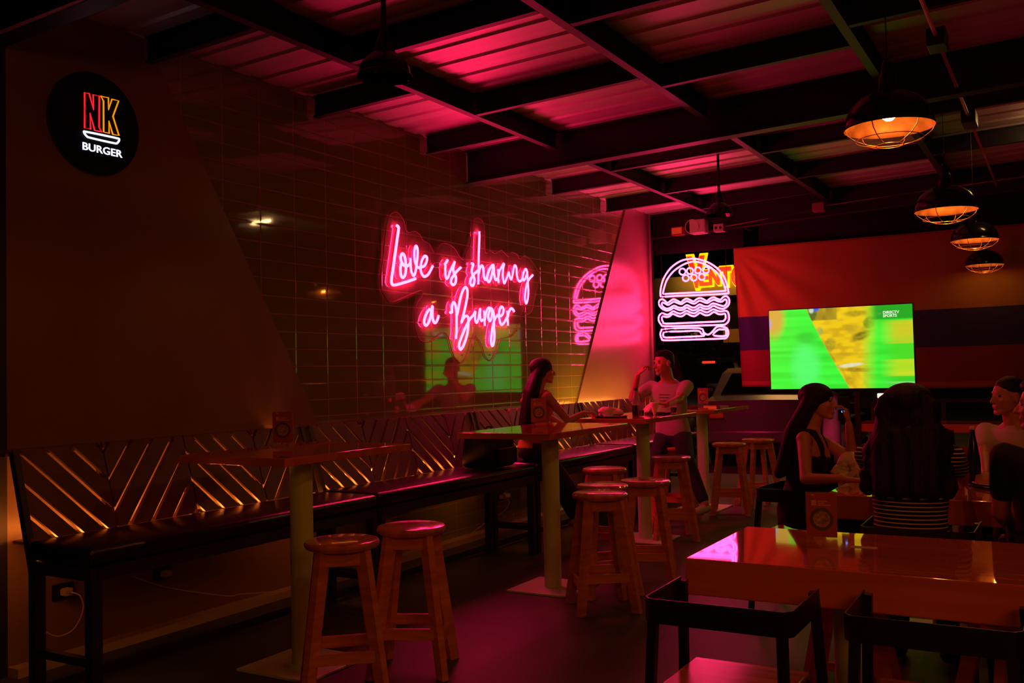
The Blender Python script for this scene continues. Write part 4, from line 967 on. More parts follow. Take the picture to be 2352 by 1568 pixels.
bm = bmesh.new(); lathe(bm, [(0.001, 0.0195), (0.051, 0.020), (0.053, 0.030), (0.050, 0.038), (0.001, 0.038)], 28); finish(bm, 'patty', M['patty'], hb, 'auto')
bm = bmesh.new(); lathe(bm, [(0.001, 0.0385), (0.050, 0.0385), (0.052, 0.050), (0.044, 0.068), (0.025, 0.079), (0.001, 0.083)], 28); finish(bm, 'top_bun', M['bun'], hb, 'auto')
crumple('food_wrapper', (p.x-0.22, p.y+0.33, T2), 0.08, 0.06, 0.05, M['paper'], 'crumpled pale wrapper beyond the glass on the middle dining table', 'food wrap', 11)

# black backpack on the second bench
t = thing('backpack', (-3.80, 6.18, 0.702), 0, 'black backpack on the bench beside the long haired woman', 'bag')
bm = bmesh.new(); bevbox(bm, -0.15, 0.15, -0.20, 0.20, 0.0, 0.27, 0.06, 4)
for v in bm.verts: v.co.x *= 1-0.25*max(0, v.co.z)/0.27
finish(bm, 'bag_body', M['black_cloth'], t, 'auto')
bm = bmesh.new(); bevbox(bm, 0.14, 0.175, -0.13, 0.13, 0.03, 0.15, 0.015, 3); finish(bm, 'front_pocket', M['black_cloth'], t, 'auto')
bm = bmesh.new(); tube(bm, spline([(0, -0.05, 0.268), (0, -0.03, 0.30), (0, 0.03, 0.30), (0, 0.05, 0.268)], 4), 0.007, 8); finish(bm, 'handle', M['black_cloth'], t, True)
# ================================================================== PEOPLE
V = Vector
def px_of(w):
    d = np.array(w)-np.array([0, 0, CAMZ]); z = d@FF
    return round(1176+F*(d@RR)/z), round(784-F*(d@UU)/z)
def capsule(bm, a, b, ra, rb, n=14, flat=None):
    a, b = V(a), V(b); d = b-a
    if d.length < 1e-6: d = V((0, 0, 1e-4)); b = a+d
    A, B, D = frame_from(d, flat[0] if flat else None); fl = flat[1] if flat else 1.0    # B axis scaled by fl
    rings = []
    for k in range(1, 5):
        t = -math.pi/2+k*math.pi/8
        rings.append((a+D*(ra*math.sin(t)), ra*math.cos(t)))
    for k in range(0, 4):
        t = k*math.pi/8
        rings.append((b+D*(rb*math.sin(t)), rb*math.cos(t)))
    rv = [[bm.verts.new(c+A*(r*math.cos(2*math.pi*i/n))+B*(fl*r*math.sin(2*math.pi*i/n))) for i in range(n)] for c, r in rings]
    v0 = bm.verts.new(a-D*ra); v1 = bm.verts.new(b+D*rb)
    for i in range(n):
        bm.faces.new((v0, rv[0][(i+1) % n], rv[0][i])); bm.faces.new((v1, rv[-1][i], rv[-1][(i+1) % n]))
    for p, q in zip(rv, rv[1:]):
        for i in range(n): bm.faces.new((p[i], p[(i+1) % n], q[(i+1) % n], q[i]))
def loft(bm, rings, n=24):
    """rings: (center, right axis, fwd axis, a, b)"""
    rv = []
    for c, R_, F_, a, b in rings:
        rv.append([bm.verts.new(V(c)+R_*(a*math.cos(2*math.pi*i/n))+F_*(b*math.sin(2*math.pi*i/n))) for i in range(n)])
    for p, q in zip(rv, rv[1:]):
        for i in range(n): bm.faces.new((p[i], p[(i+1) % n], q[(i+1) % n], q[i]))
    bm.faces.new(rv[0][::-1]); bm.faces.new(rv[-1])
def ellipsoid(bm, c, axes, radii, n=18, m=12):
    A, B, D = axes; c = V(c); rv = []
    for k in range(1, m):
        t = -math.pi/2+k*math.pi/m
        rv.append([bm.verts.new(c+A*(radii[0]*math.cos(t)*math.cos(2*math.pi*i/n))+B*(radii[1]*math.cos(t)*math.sin(2*math.pi*i/n))+D*(radii[2]*math.sin(t))) for i in range(n)])
    v0 = bm.verts.new(c-D*radii[2]); v1 = bm.verts.new(c+D*radii[2])
    for i in range(n):
        bm.faces.new((v0, rv[0][(i+1) % n], rv[0][i])); bm.faces.new((v1, rv[-1][i], rv[-1][(i+1) % n]))
    for p, q in zip(rv, rv[1:]):
        for i in range(n): bm.faces.new((p[i], p[(i+1) % n], q[(i+1) % n], q[i]))
def remeshed(bm, name, m, parent, voxel=0.007, smooth=4, label=None):
    me = bpy.data.meshes.new('tmp'); bm.to_mesh(me); bm.free()
    o = bpy.data.objects.new('tmp', me); COL.objects.link(o)
    r = o.modifiers.new('r', 'REMESH'); r.mode = 'VOXEL'; r.voxel_size = voxel; r.use_smooth_shade = True
    s = o.modifiers.new('s', 'SMOOTH'); s.factor = 0.5; s.iterations = smooth
    dg = bpy.context.evaluated_depsgraph_get(); me2 = bpy.data.meshes.new_from_object(o.evaluated_get(dg)); me2.name = name
    bpy.data.objects.remove(o); me2.materials.clear(); me2.materials.append(m)
    me2.polygons.foreach_set('use_smooth', [True]*len(me2.polygons))
    q = bpy.data.objects.new(name, me2); COL.objects.link(q); world_child(q, parent)
    if label: q['label'] = label
    return q
def ik(a, c, l1, l2, pole):
    a, c, pole = V(a), V(c), V(pole); d = c-a; L = d.length
    if L > (l1+l2)*0.995: c = a+d.normalized()*(l1+l2)*0.995; d = c-a; L = d.length
    x = (l1*l1-l2*l2+L*L)/(2*L); h = math.sqrt(max(1e-6, l1*l1-x*x)); u = d.normalized()
    p = pole-u*pole.dot(u); p.normalize()
    return a+u*x+p*h, c
def hand(bm, w, d, nrm, s, curl=0.5, side=1, thumb_in=0.5):
    """w wrist, d direction, nrm palm normal (where fingers curl), side +1 -> thumb on (d x nrm) side"""
    d = V(d).normalized(); nrm = V(nrm); nrm = (nrm-d*nrm.dot(d)).normalized(); sd = d.cross(nrm)*side
    for k in range(4):                                    # palm rays
        o = sd*(0.030-0.020*k)*s
        capsule(bm, w+o*0.6, w+d*0.082*s+o, 0.013*s, 0.0115*s, 10)
    lens = [(0.040, 0.025, 0.020), (0.044, 0.028, 0.021), (0.041, 0.026, 0.020), (0.032, 0.020, 0.018)]
    for k in range(4):
        p = w+d*0.088*s+sd*(0.031-0.0205*k)*s; ang = 0.25+curl*(0.6+0.12*k); r = 0.0088*s
        for j, l in enumerate(lens[k]):
            dd = d*math.cos(ang)+nrm*math.sin(ang)+sd*(0.05-0.035*k); q = p+dd.normalized()*l*s
            capsule(bm, p, q, r, r*0.9, 10); p = q; r *= 0.92; ang += curl*0.9
    p = w+d*0.022*s+sd*0.030*s; q = p+(d*0.75+sd*0.65+nrm*0.25*thumb_in).normalized()*0.042*s; capsule(bm, p, q, 0.0125*s, 0.010*s, 10)
    r_ = q+(d*0.85+sd*0.1+nrm*0.6*thumb_in).normalized()*0.032*s; capsule(bm, q, r_, 0.010*s, 0.0085*s, 10)
def head_mesh(bm, c, f, u, s):
    r = f.cross(u).normalized(); ax = (r, f, u)
    P = lambda x, y, z: c+r*(x*s)+f*(y*s)+u*(z*s)
    ellipsoid(bm, P(0, -0.012, 0.028), ax, (0.075*s, 0.094*s, 0.085*s))          # cranium
    ellipsoid(bm, P(0, 0.020, -0.020), ax, (0.064*s, 0.070*s, 0.085*s))          # face
    capsule(bm, P(-0.040, 0.015, -0.060), P(-0.014, 0.066, -0.092), 0.020*s, 0.018*s); capsule(bm, P(0.040, 0.015, -0.060), P(0.014, 0.066, -0.092), 0.020*s, 0.018*s)
    capsule(bm, P(-0.008, 0.070, -0.094), P(0.008, 0.070, -0.094), 0.016*s, 0.016*s)      # chin
    capsule(bm, P(0, 0.084, 0.012), P(0, 0.106, -0.028), 0.007*s, 0.011*s)                # nose
    capsule(bm, P(-0.011, 0.092, -0.031), P(0.011, 0.092, -0.031), 0.008*s, 0.008*s)
    capsule(bm, P(-0.030, 0.078, 0.026), P(0.030, 0.078, 0.026), 0.0085*s, 0.0085*s)      # brow
    for sx in (-1, 1):
        ellipsoid(bm, P(sx*0.036, 0.062, -0.022), ax, (0.020*s, 0.018*s, 0.018*s))        # cheek
        ellipsoid(bm, P(sx*0.076, -0.005, -0.005), ax, (0.009*s, 0.018*s, 0.031*s))       # ear
    capsule(bm, P(-0.018, 0.086, -0.055), P(0.018, 0.086, -0.055), 0.0065*s, 0.0065*s, 10) # lips
    capsule(bm, P(-0.014, 0.084, -0.067), P(0.014, 0.084, -0.067), 0.0070*s, 0.0070*s, 10)
def person(H, ang, label, s=1.0, lean=0.0, sidelean=0.0, hy=0.0, hp=0.0, hroll=0.0, R_hand=None, L_hand=None, R_dir=None, L_dir=None, R_nrm=(0, 0, -1), L_nrm=(0, 0, -1), curl=(0.4, 0.4),
           R_foot=None, L_foot=None, R_pole=None, L_pole=None, fem=False, skin='skin', top='tee_white', sleeve='short', bottom='jeans', hair='short', hair_len=0.3, hair_vol=1.0, headoff=(0, 0, 0), shoes='shoe', knee_spread=0.0, topmat=None, bulk=1.0):
    a = math.radians(ang); f = V((math.cos(a), math.sin(a), 0)); r = V((f.y, -f.x, 0)); up = V((0, 0, 1))
    H = V(H); root = thing('person', (H.x, H.y, 0), 0, label, 'person', None)
    sp = (up*math.cos(lean)+f*math.sin(lean)+r*math.sin(sidelean)).normalized(); sf = r.cross(sp)*-1; sf = sp.cross(r); 
    if sf.dot(f) < 0: sf = -sf
    T = lambda h, y=0, x=0: H+sp*(h*s)+sf*(y*s)+r*(x*s)
    sw = (0.165 if fem else 0.190)*bulk
    nb = T(0.545, -0.005)
    # head orientation
    hy_ = math.radians(hy); hf0 = (f*math.cos(hy_)+r*math.sin(hy_)); hf = (hf0*math.cos(math.radians(hp))+up*math.sin(math.radians(hp))).normalized(); hr = hf.cross(up).normalized(); hu = hr.cross(hf).normalized()
    hc = nb+sp*(0.155*s)+hf0*(0.030*s)+V(headoff)
    SR, SL_ = T(0.475, -0.01, sw), T(0.475, -0.01, -sw)
    hipR, hipL = H+r*0.09*s, H-r*0.09*s
    # limbs
    RH = V(R_hand) if R_hand else T(0.12, 0.30, 0.16); LH = V(L_hand) if L_hand else T(0.12, 0.30, -0.16)
    RE, RW = ik(SR, RH, 0.285*s, 0.25*s, R_pole or (r*0.5-up*0.8-f*0.3)); LE, LW = ik(SL_, LH, 0.285*s, 0.25*s, L_pole or (-r*0.5-up*0.8-f*0.3))
    RF = V(R_foot) if R_foot else V((H.x, H.y, 0.09))+f*0.42*s+r*(0.12+knee_spread)*s; LF = V(L_foot) if L_foot else V((H.x, H.y, 0.09))+f*0.42*s-r*(0.12+knee_spread)*s
    RK, RA = ik(hipR, RF, 0.43*s, 0.42*s, f*1.0+up*0.6+r*knee_spread); LK, LA = ik(hipL, LF, 0.43*s, 0.42*s, f*1.0+up*0.6-r*knee_spread)
    wa = (0.118 if fem else 0.145)*bulk**1.6; ch = (0.145 if fem else 0.168)*bulk
    def torso(bm, g=0.0, z0=-0.06, z1=0.53, hipw=0.165):
        st = [(-0.07, hipw*0.85, 0.10, -0.005), (0.0, hipw, 0.118, -0.005), (0.08, (hipw+wa)/2+0.005, 0.108, 0.0), (0.18, wa, 0.092, 0.0), (0.28, (wa+ch)/2, 0.100, 0.004), (0.38, ch, 0.112 if not fem else 0.118, 0.012 if not fem else 0.024), (0.46, ch*0.98, 0.098, 0.0), (0.51, sw*0.62, 0.070, -0.008), (0.545, 0.070, 0.060, -0.005)]
        rg = [(T(h, y), r, sf, (aa+g)*s, (bb+g)*s) for h, aa, bb, y in st if z0-1e-6 <= h <= z1+0.02]
        loft(bm, rg)
    bm = bmesh.new()
    torso(bm, 0, -0.08, 0.56)
    capsule(bm, nb-sp*0.04*s, hc-hu*0.04*s-hf*0.015*s, (0.056 if fem else 0.062)*s, (0.050 if fem else 0.058)*s)
    head_mesh(bm, hc, hf, hu, s)
    for S_, E_, W_, hd, nn, sg, cl in ((SR, RE, RW, R_dir, R_nrm, 1, curl[0]), (SL_, LE, LW, L_dir, L_nrm, -1, curl[1])):
        k = 0.88 if fem else 1.0
        capsule(bm, T(0.44, -0.01, sw*0.55*sg), S_, 0.062*s*k, 0.056*s*k); capsule(bm, S_, E_, 0.050*s*k, 0.040*s*k); capsule(bm, E_, W_, 0.041*s*k, 0.027*s*k)
        dd = V(hd) if hd else (W_-E_).normalized()
        hand(bm, W_+dd.normalized()*0.012, dd, nn, s*(0.92 if fem else 1.0), cl, 1 if ((dd.cross(V(nn))).dot(-r*sg) > 0) else -1)
    for Hp, K, A_ in ((hipR, RK, RA), (hipL, LK, LA)):
        capsule(bm, Hp, K, 0.082*s, 0.055*s); capsule(bm, K, A_, 0.056*s, 0.037*s)
        capsule(bm, A_-up*0.03*s, A_-up*0.055*s+f*0.13*s, 0.036*s, 0.028*s)
    remeshed(bm, 'body', M[skin], root, 0.0062, 3)
    # trousers
    if bottom:
        bm = bmesh.new()
        loft(bm, [(T(h), r, sf, aa*s, bb*s) for h, aa, bb in ((-0.085, 0.14, 0.11), (0.0, 0.182, 0.130), (0.07, 0.160, 0.120))])
        for Hp, K, A_ in ((hipR, RK, RA), (hipL, LK, LA)):
            capsule(bm, Hp, K, 0.096*s, 0.067*s); capsule(bm, K, A_+(K-A_).normalized()*0.05, 0.067*s, 0.053*s)
        remeshed(bm, 'trousers', M[bottom], root, 0.011, 4)
    if shoes:
        for A_ in (RA, LA):
            bm = bmesh.new(); capsule(bm, A_-up*0.038*s-f*0.025*s, A_-up*0.050*s+f*0.15*s, 0.046*s, 0.040*s, flat=((0, 0, 1), 0.9)); remeshed(bm, 'shoe', M[shoes], root, 0.01, 3)
    # top
    bm = bmesh.new()
    if sleeve == 'tank':
        torso(bm, 0.010, -0.0, 0.39)
        for sg in (1, -1):
            pts = [T(0.36, 0.10, 0.085*sg), T(0.44, 0.085, 0.088*sg), T(0.515, 0.03, 0.085*sg), T(0.51, -0.05, 0.08*sg), T(0.42, -0.11, 0.075*sg)]
            for p, q in zip(pts, pts[1:]): capsule(bm, p, q, 0.024*s, 0.024*s)
    else:
        torso(bm, 0.014, -0.0, 0.52)
        capsule(bm, nb-sp*0.03*s, nb-sp*0.012*s, 0.070*s, 0.066*s)
        for S_, E_, W_, sg in ((SR, RE, RW, 1), (SL_, LE, LW, -1)):
            k = 0.90 if fem else 1.0
            capsule(bm, T(0.44, -0.01, sw*0.55*sg), S_, 0.068*s*k, 0.064*s*k)
            end = S_+(E_-S_)*(0.60 if sleeve == 'short' else 1.0); capsule(bm, S_, end, 0.064*s*k, 0.056*s*k)
            if sleeve == 'long': capsule(bm, E_, W_-(W_-E_)*0.1, 0.056*s*k, 0.040*s*k)
    remeshed(bm, 'shirt', topmat or M[top], root, 0.009, 5)
    # hair
    bm = bmesh.new(); ax = (hr, hf, hu); P = lambda x, y, z: hc+hr*(x*s)+hf*(y*s)+hu*(z*s)
    if hair == 'short':
        ellipsoid(bm, P(0, -0.024, 0.046), ax, (0.080*s, 0.092*s, 0.080*s)); ellipsoid(bm, P(0, -0.055, 0.0), ax, (0.070*s, 0.060*s, 0.065*s))
        ellipsoid(bm, P(0, 0.035, 0.088), ax, (0.055*s, 0.050*s, 0.034*s))
    elif hair == 'crop':
        ellipsoid(bm, P(0, -0.020, 0.044), ax, (0.080*s, 0.096*s, 0.081*s)); ellipsoid(bm, P(0, -0.05, 0.0), ax, (0.068*s, 0.060*s, 0.065*s))
    else:
        v_ = hair_vol
        ellipsoid(bm, P(0, -0.022, 0.040), ax, (0.086*s*v_, 0.096*s*v_, 0.082*s)); 
        for sx in (-1, 1): capsule(bm, P(sx*0.050, 0.022, 0.060), P(sx*0.070, -0.02, -0.03), 0.030*s, 0.028*s)
        base = P(0, -0.055, 0.0); L = hair_len
        for sx in (-1, 1): capsule(bm, P(sx*0.062, -0.028, 0.02), T(0.50, -0.05, 0)+hr*(sx*0.085*s), 0.036*s, 0.036*s); capsule(bm, T(0.50, -0.05, 0)+hr*(sx*0.085*s), T(0.52-L*0.8, -0.09, 0)+hr*(sx*0.10*s), 0.036*s, 0.026*s)
        for k, (sx, rr) in enumerate(((-0.065, 0.042), (-0.022, 0.050), (0.022, 0.050), (0.065, 0.042))):
            p0 = P(sx*0.9*v_, -0.045, 0.0); p1 = T(0.50, -0.085, 0)+r*0+ (hr*(sx*1.15*v_)*s); p2 = T(0.55-L, -0.125, 0)+(hr*(sx*1.25*v_)*s)
            capsule(bm, p0, p1, rr*v_*s, (rr+0.004)*v_*s); capsule(bm, p1, p2, (rr+0.004)*v_*s, 0.030*v_*s)
        if v_ > 1.2:                                     # curly bulk
            rr_ = random.Random(4)
            for _ in range(210):
                h = rr_.uniform(0.55-L, 0.74); wdt = 0.15+0.045*math.sin(max(0, 0.75-h)*3.2); x = rr_.uniform(-wdt, wdt); y = -0.10-0.03*rr_.random()+0.05*abs(x)/wdt
                if h > 0.60: y = -0.07+0.0*x; x *= 0.75
                c_ = T(h, y, x); ellipsoid(bm, c_, (r, sf, sp), (rr_.uniform(0.018, 0.034)*s, 0.028*s, rr_.uniform(0.025, 0.045)*s), 10, 8)
    remeshed(bm, 'hair', M['hair'], root, 0.009, 3)
    for sx in (-1, 1):
        bm = bmesh.new(); ellipsoid(bm, P(sx*0.030, 0.0725, 0.006), ax, (0.0125*s, 0.0085*s, 0.007*s), 14, 10); world_child(finish(bm, 'eye', M['eye'], None, True), root)
    return dict(root=root, hc=hc, hf=hf, hu=hu, hr=hr, T=T, r=r, f=f, sf=sf, sp=sp, RW=RW, LW=LW)

# woman on the second bench, seen from behind, face turned to the man
person((-3.72, 6.72, 0.79), 62, 'person with very long dark hair and rust top on the bench, seen from behind', s=0.90, lean=0.14, hy=22, fem=True,
       R_hand=(-3.40, 7.00, 1.07), L_hand=(-3.62, 7.22, 0.90), R_dir=(0.25, 0.9, 0.0), L_dir=(0.7, 0.6, 0), R_foot=(-3.38, 7.02, 0.16), L_foot=(-3.58, 7.20, 0.16),
       top='top_orange', sleeve='tank', bottom='jeans', hair='long', hair_len=0.42, hair_vol=1.12, skin='skin', curl=(0.35, 0.35))
# man in the white T-shirt, eating
d = person((-3.25, 8.62, 0.775), -98, 'person in a white T-shirt with short dark hair, eating with one hand at his mouth', s=1.0, lean=0.16, hy=24, hp=-3,
       R_hand=(-3.44, 8.24, 1.36), R_dir=(0.38, 0.15, 0.62), R_nrm=(0.6, 0.5, -0.2), R_pole=(-0.6, -0.7, -1.0), L_hand=(-3.08, 8.02, 1.10), L_dir=(-0.75, -0.4, 0.1), curl=(1.0, 0.9), L_pole=(0.35, 0.1, -1.0),
       R_foot=(-3.25, 8.02, 0.22), L_foot=(-2.80, 8.15, 0.22), top='tee_white', sleeve='short', hair='short', skin='skin2', knee_spread=0.12)
T_ = d['T']
bm = bmesh.new()
for i, (zz, hw) in enumerate(((0.425, 0.055), (0.40, 0.05), (0.37, 0.044), (0.34, 0.038), (0.31, 0.030))):
    c_ = T_(zz, 0.128 if i < 1 else 0.140 if i < 2 else 0.146, -0.02); bar(bm, c_-d['r']*hw, c_+d['r']*hw, 0.004, 0.006, hint=(0, 0, 1))
world_child(finish(bm, 'shirt_print', M['print_dark']), d['root'])
# woman in the dark tank top, profile to the right
person((-1.40, 5.72, 0.555), 5, 'person in black tank top with long dark hair, in profile, hand on the tray', s=0.93, lean=0.18, hy=6, fem=True,
       R_hand=(-1.06, 5.33, 0.80), R_dir=(0.8, 0.25, -0.05), R_pole=(-0.4, -0.5, -1.0), L_hand=(-1.12, 5.84, 1.06), L_dir=(-0.1, 0.05, 0.9), L_nrm=(-1, 0, 0.0), L_pole=(0.5, 0.5, -1), curl=(0.5, 0.9),
       top='black_cloth', sleeve='tank', bottom='black_cloth', hair='long', hair_len=0.32, hair_vol=1.14, shoes='black_cloth')
t = thing('mobile_phone', (-1.15, 5.87, 1.15), 0, 'small dark device with a blue light in the raised hand by the tank top', 'phone')
bm = bmesh.new(); bevbox(bm, -0.035, 0.035, -0.004, 0.004, -0.07, 0.07, 0.003); finish(bm, 'casing', M['black_plastic'], t)
bm = bmesh.new(); box(bm, -0.014, 0.012, -0.0055, -0.0042, -0.02, -0.010); finish(bm, 'indicator', M['led_blue'], t)
# woman with big curly hair, striped shirt, from behind
def stripes():
    m = bpy.data.materials.new('striped jersey'); m.use_nodes = True; nt = m.node_tree; b = nt.nodes['Principled BSDF']; b.inputs['Roughness'].default_value = 0.9
    tc = nt.nodes.new('ShaderNodeTexCoord'); sp = nt.nodes.new('ShaderNodeSeparateXYZ'); nt.links.new(tc.outputs['Object'], sp.inputs[0])
    mm = nt.nodes.new('ShaderNodeMath'); mm.operation = 'DIVIDE'; nt.links.new(sp.outputs[2], mm.inputs[0]); mm.inputs[1].default_value = 0.0175
    fr = nt.nodes.new('ShaderNodeMath'); fr.operation = 'FRACT'; nt.links.new(mm.outputs[0], fr.inputs[0])
    lt = nt.nodes.new('ShaderNodeMath'); lt.operation = 'LESS_THAN'; nt.links.new(fr.outputs[0], lt.inputs[0]); lt.inputs[1].default_value = 0.27
    mx = nt.nodes.new('ShaderNodeMix'); mx.data_type = 'RGBA'; nt.links.new(lt.outputs[0], mx.inputs[0]); mx.inputs[6].default_value = (0.012, 0.011, 0.012, 1); mx.inputs[7].default_value = (0.75, 0.68, 0.5, 1)
    nt.links.new(mx.outputs[2], b.inputs['Base Color']); return m
person((-0.62, 4.50, 0.555), 92, 'person with a mane of dark curly hair and dark striped shirt, seen from behind', s=0.94, lean=0.12, hy=0, fem=True,
       R_hand=(-0.45, 5.14, 0.80), L_hand=(-0.80, 5.12, 0.80), R_dir=(-0.2, 1, 0), L_dir=(0.2, 1, 0), L_pole=(-1.0, -0.1, -0.4),
       sleeve='short', bottom='black_cloth', hair='long', hair_len=0.24, hair_vol=1.35, shoes='black_cloth', topmat=stripes(), bulk=1.14)
# man opposite in white
person((-0.24, 6.20, 0.55), -115, 'person in a white T-shirt with cropped hair on the far side of the middle table', s=0.95, lean=0.14, hy=28, 
       R_hand=(-0.40, 5.76, 0.80), L_hand=(-0.10, 5.70, 0.80), R_dir=(-0.1, -1, 0), L_dir=(-0.4, -1, 0), top='tee_white', sleeve='short', hair='crop', skin='skin2', bottom='jeans')
# person at the right edge
person((-0.06, 4.56, 0.555), 100, 'person in black at the right edge of the picture, face half cut off', s=0.95, lean=0.12, hy=-75,
       R_hand=(0.10, 5.12, 0.80), L_hand=(-0.22, 4.86, 0.62), L_dir=(-0.4, 0.8, -0.1), R_dir=(-0.1, 1, 0), top='black_cloth', sleeve='short', hair='short', skin='skin2', bottom='black_cloth', shoes='black_cloth')
# ================================================================== OUTSIDE: parking area, cars, shop with lit letters
def make_car(x, y, rz, kind, paint, label, z0=-0.05, lights=None):
    """car along local y (front at +y); length 4.3"""
    t = thing('parked_car', (x, y, z0), math.radians(rz), label, 'car', 'cars parked outside')
    Lh, Wd = 2.15, 0.86
    if kind == 'suv': prof = [(-2.1, 0.45), (-2.12, 0.95), (-2.0, 1.12), (-1.85, 1.60), (-1.5, 1.72), (0.2, 1.72), (0.75, 1.55), (1.15, 1.12), (1.95, 0.98), (2.12, 0.75), (2.12, 0.42)]
    else: prof = [(-2.12, 0.40), (-2.15, 0.80), (-2.0, 0.98), (-1.35, 1.04), (-0.85, 1.38), (-0.3, 1.46), (0.35, 1.40), (1.05, 1.0), (1.95, 0.84), (2.14, 0.62), (2.14, 0.38)]
    # body with tumblehome: sections across x
    bm = bmesh.new(); cols = []
    for sx, k, drop in ((-1, 0.93, 1.0), (-0.96, 1.0, 1.0), (-0.55, 1.0, 1.01), (0, 1.0, 1.015), (0.55, 1.0, 1.01), (0.96, 1.0, 1.0), (1, 0.93, 1.0)):
        col = []
        for (yy, zz) in prof:
            cab = max(0.0, (zz-1.0)/0.7); xx = sx*Wd*(1-0.22*cab)
            end = abs(yy) > 2.0
            col.append(bm.verts.new((xx*(0.94 if end else 1), yy*(1 if abs(sx) < 0.9 else 0.985), zz*drop if zz > 0.9 else zz)))
        lo = [bm.verts.new((sx*Wd*0.95, yy, 0.28)) for yy in (2.0, -2.0)]
        cols.append(col+lo)
    n = len(cols[0])
    for a, b in zip(cols, cols[1:]):
        for i in range(n): bm.faces.new((a[i], a[(i+1) % n], b[(i+1) % n], b[i]))
    bm.faces.new(cols[0]); bm.faces.new(cols[-1][::-1])
    finish(bm, 'car_body', M[paint], t, 'auto')
    # glass
    zb = 1.06; zt = 1.62 if kind == 'suv' else 1.37
    yb0, yb1 = (-1.95, 0.95) if kind == 'suv' else (-1.15, 0.85); yt0, yt1 = (-1.72, 0.45) if kind == 'suv' else (-0.78, 0.22)
    for sx in (-1, 1):
        bm = bmesh.new(); xb = Wd*(1-0.22*(zb-1)/0.7)+0.006; xt = Wd*(1-0.22*(zt-1)/0.7)+0.006
        q = [(sx*xb, yb0+0.1, zb), (sx*xb, yb1, zb), (sx*xt, yt1, zt), (sx*xt, yt0+0.05, zt)]
        A = [bm.verts.new(p) for p in q]; B = [bm.verts.new((p[0]-sx*0.02, p[1], p[2])) for p in q]; bm.faces.new(A); bm.faces.new(B[::-1])
        for i in range(4): bm.faces.new((A[i], A[(i+1) % 4], B[(i+1) % 4], B[i]))
        finish(bm, 'side_window', M['car_glass'], t)
    if kind == 'suv': rw = [(-2.03, 1.12), (-1.86, 1.62)]; fw_ = [(1.13, 1.14), (0.78, 1.56)]
    else: rw = [(-1.33, 1.07), (-0.87, 1.38)]; fw_ = [(1.02, 1.04), (0.40, 1.40)]
    for nm, (p, q), sg in (('rear_window', rw, -1), ('windscreen', fw_, 1)):
        bm = bmesh.new(); d_ = 0.012
        A = [bm.verts.new(v) for v in ((-0.72, p[0]+sg*d_, p[1]), (0.72, p[0]+sg*d_, p[1]), (0.60, q[0]+sg*d_, q[1]), (-0.60, q[0]+sg*d_, q[1]))]
        B = [bm.verts.new(v.co-Vector((0, sg*0.02, 0.012))) for v in A]; bm.faces.new(A); bm.faces.new(B[::-1])
        for i in range(4): bm.faces.new((A[i], A[(i+1) % 4], B[(i+1) % 4], B[i]))
        finish(bm, nm, M['car_glass'], t)
    for wx in (-1, 1):
        for wy in (-1.32, 1.32):
            wt = 0.33
            bm = bmesh.new(); lathe(bm, [(0.20, -0.10), (0.31, -0.10), (0.33, -0.08), (0.33, 0.08), (0.31, 0.10), (0.20, 0.10)], 32, cap=True)
            bmesh.ops.rotate(bm, verts=bm.verts, matrix=Matrix.Rotation(math.pi/2, 3, 'Y')); bmesh.ops.translate(bm, verts=bm.verts, vec=(wx*0.78, wy, 0.33))
            w_ = finish(bm, 'wheel', M['tyre'], t, 'auto')
            bm = bmesh.new(); lathe(bm, [(0.001, 0), (0.19, 0), (0.15, 0.02), (0.001, 0.03)], 20); bmesh.ops.rotate(bm, verts=bm.verts, matrix=Matrix.Rotation(wx*math.pi/2, 3, 'Y')); bmesh.ops.translate(bm, verts=bm.verts, vec=(wx*0.882, wy, 0.33))
            finish(bm, 'hub_cap', M['hub'], w_, 'auto')
    if lights == 'tail':
        bm = bmesh.new(); bevbox(bm, -0.16, 0.16, -1.90, -1.83, 1.60, 1.66, 0.01); finish(bm, 'brake_light', M['tail'], t, 'auto')
    zl = 0.92 if kind == 'suv' else 0.78
    for sx in (-1, 1):
        bm = bmesh.new(); bevbox(bm, sx*0.68-0.11, sx*0.68+0.11, -2.17, -2.08, zl-0.05, zl+0.08, 0.02); finish(bm, 'tail_light', M['tail'] if lights == 'tail' else M['tail_off'], t, 'auto')
        bm = bmesh.new(); bevbox(bm, sx*0.64-0.13, sx*0.64+0.13, 2.03, 2.155, zl-0.16, zl-0.04, 0.02); finish(bm, 'headlight', M['headlamp'] if lights == 'head' else M['chrome'], t, 'auto')
    bm = bmesh.new(); bevbox(bm, -0.84, 0.84, -2.20, -2.06, 0.38, 0.56, 0.03); finish(bm, 'rear_bumper', M[paint], t, 'auto')
    bm = bmesh.new(); bevbox(bm, -0.84, 0.84, 2.05, 2.19, 0.34, 0.52, 0.03); finish(bm, 'front_bumper', M[paint], t, 'auto')
    for sx in (-1, 1):
        bm = bmesh.new(); bevbox(bm, sx*0.92-0.07, sx*0.92+0.07, 0.70, 0.80, 1.02, 1.14, 0.03); finish(bm, 'wing_mirror', M[paint], t, 'auto')
    return t
make_car(-4.15, 15.8, 10, 'sedan', 'silver_car', 'silver car parked just outside, its rear seen behind the farthest high table')
make_car(-6.45, 16.2, 12, 'suv', 'dark_car', 'dark rounded car behind the man, roof edge catching yellow light')
make_car(-8.25, 25.0, 15, 'suv', 'dark_car', 'dark car farther back with a glowing red tail light', lights='tail')
make_car(-5.2, 28.0, 192, 'sedan', 'dark_car', 'dark car far back showing a pale headlight', lights='head')
make_car(1.6, 20.0, 95, 'suv', 'silver_car', 'dim grey car behind the group of four, below the flag')
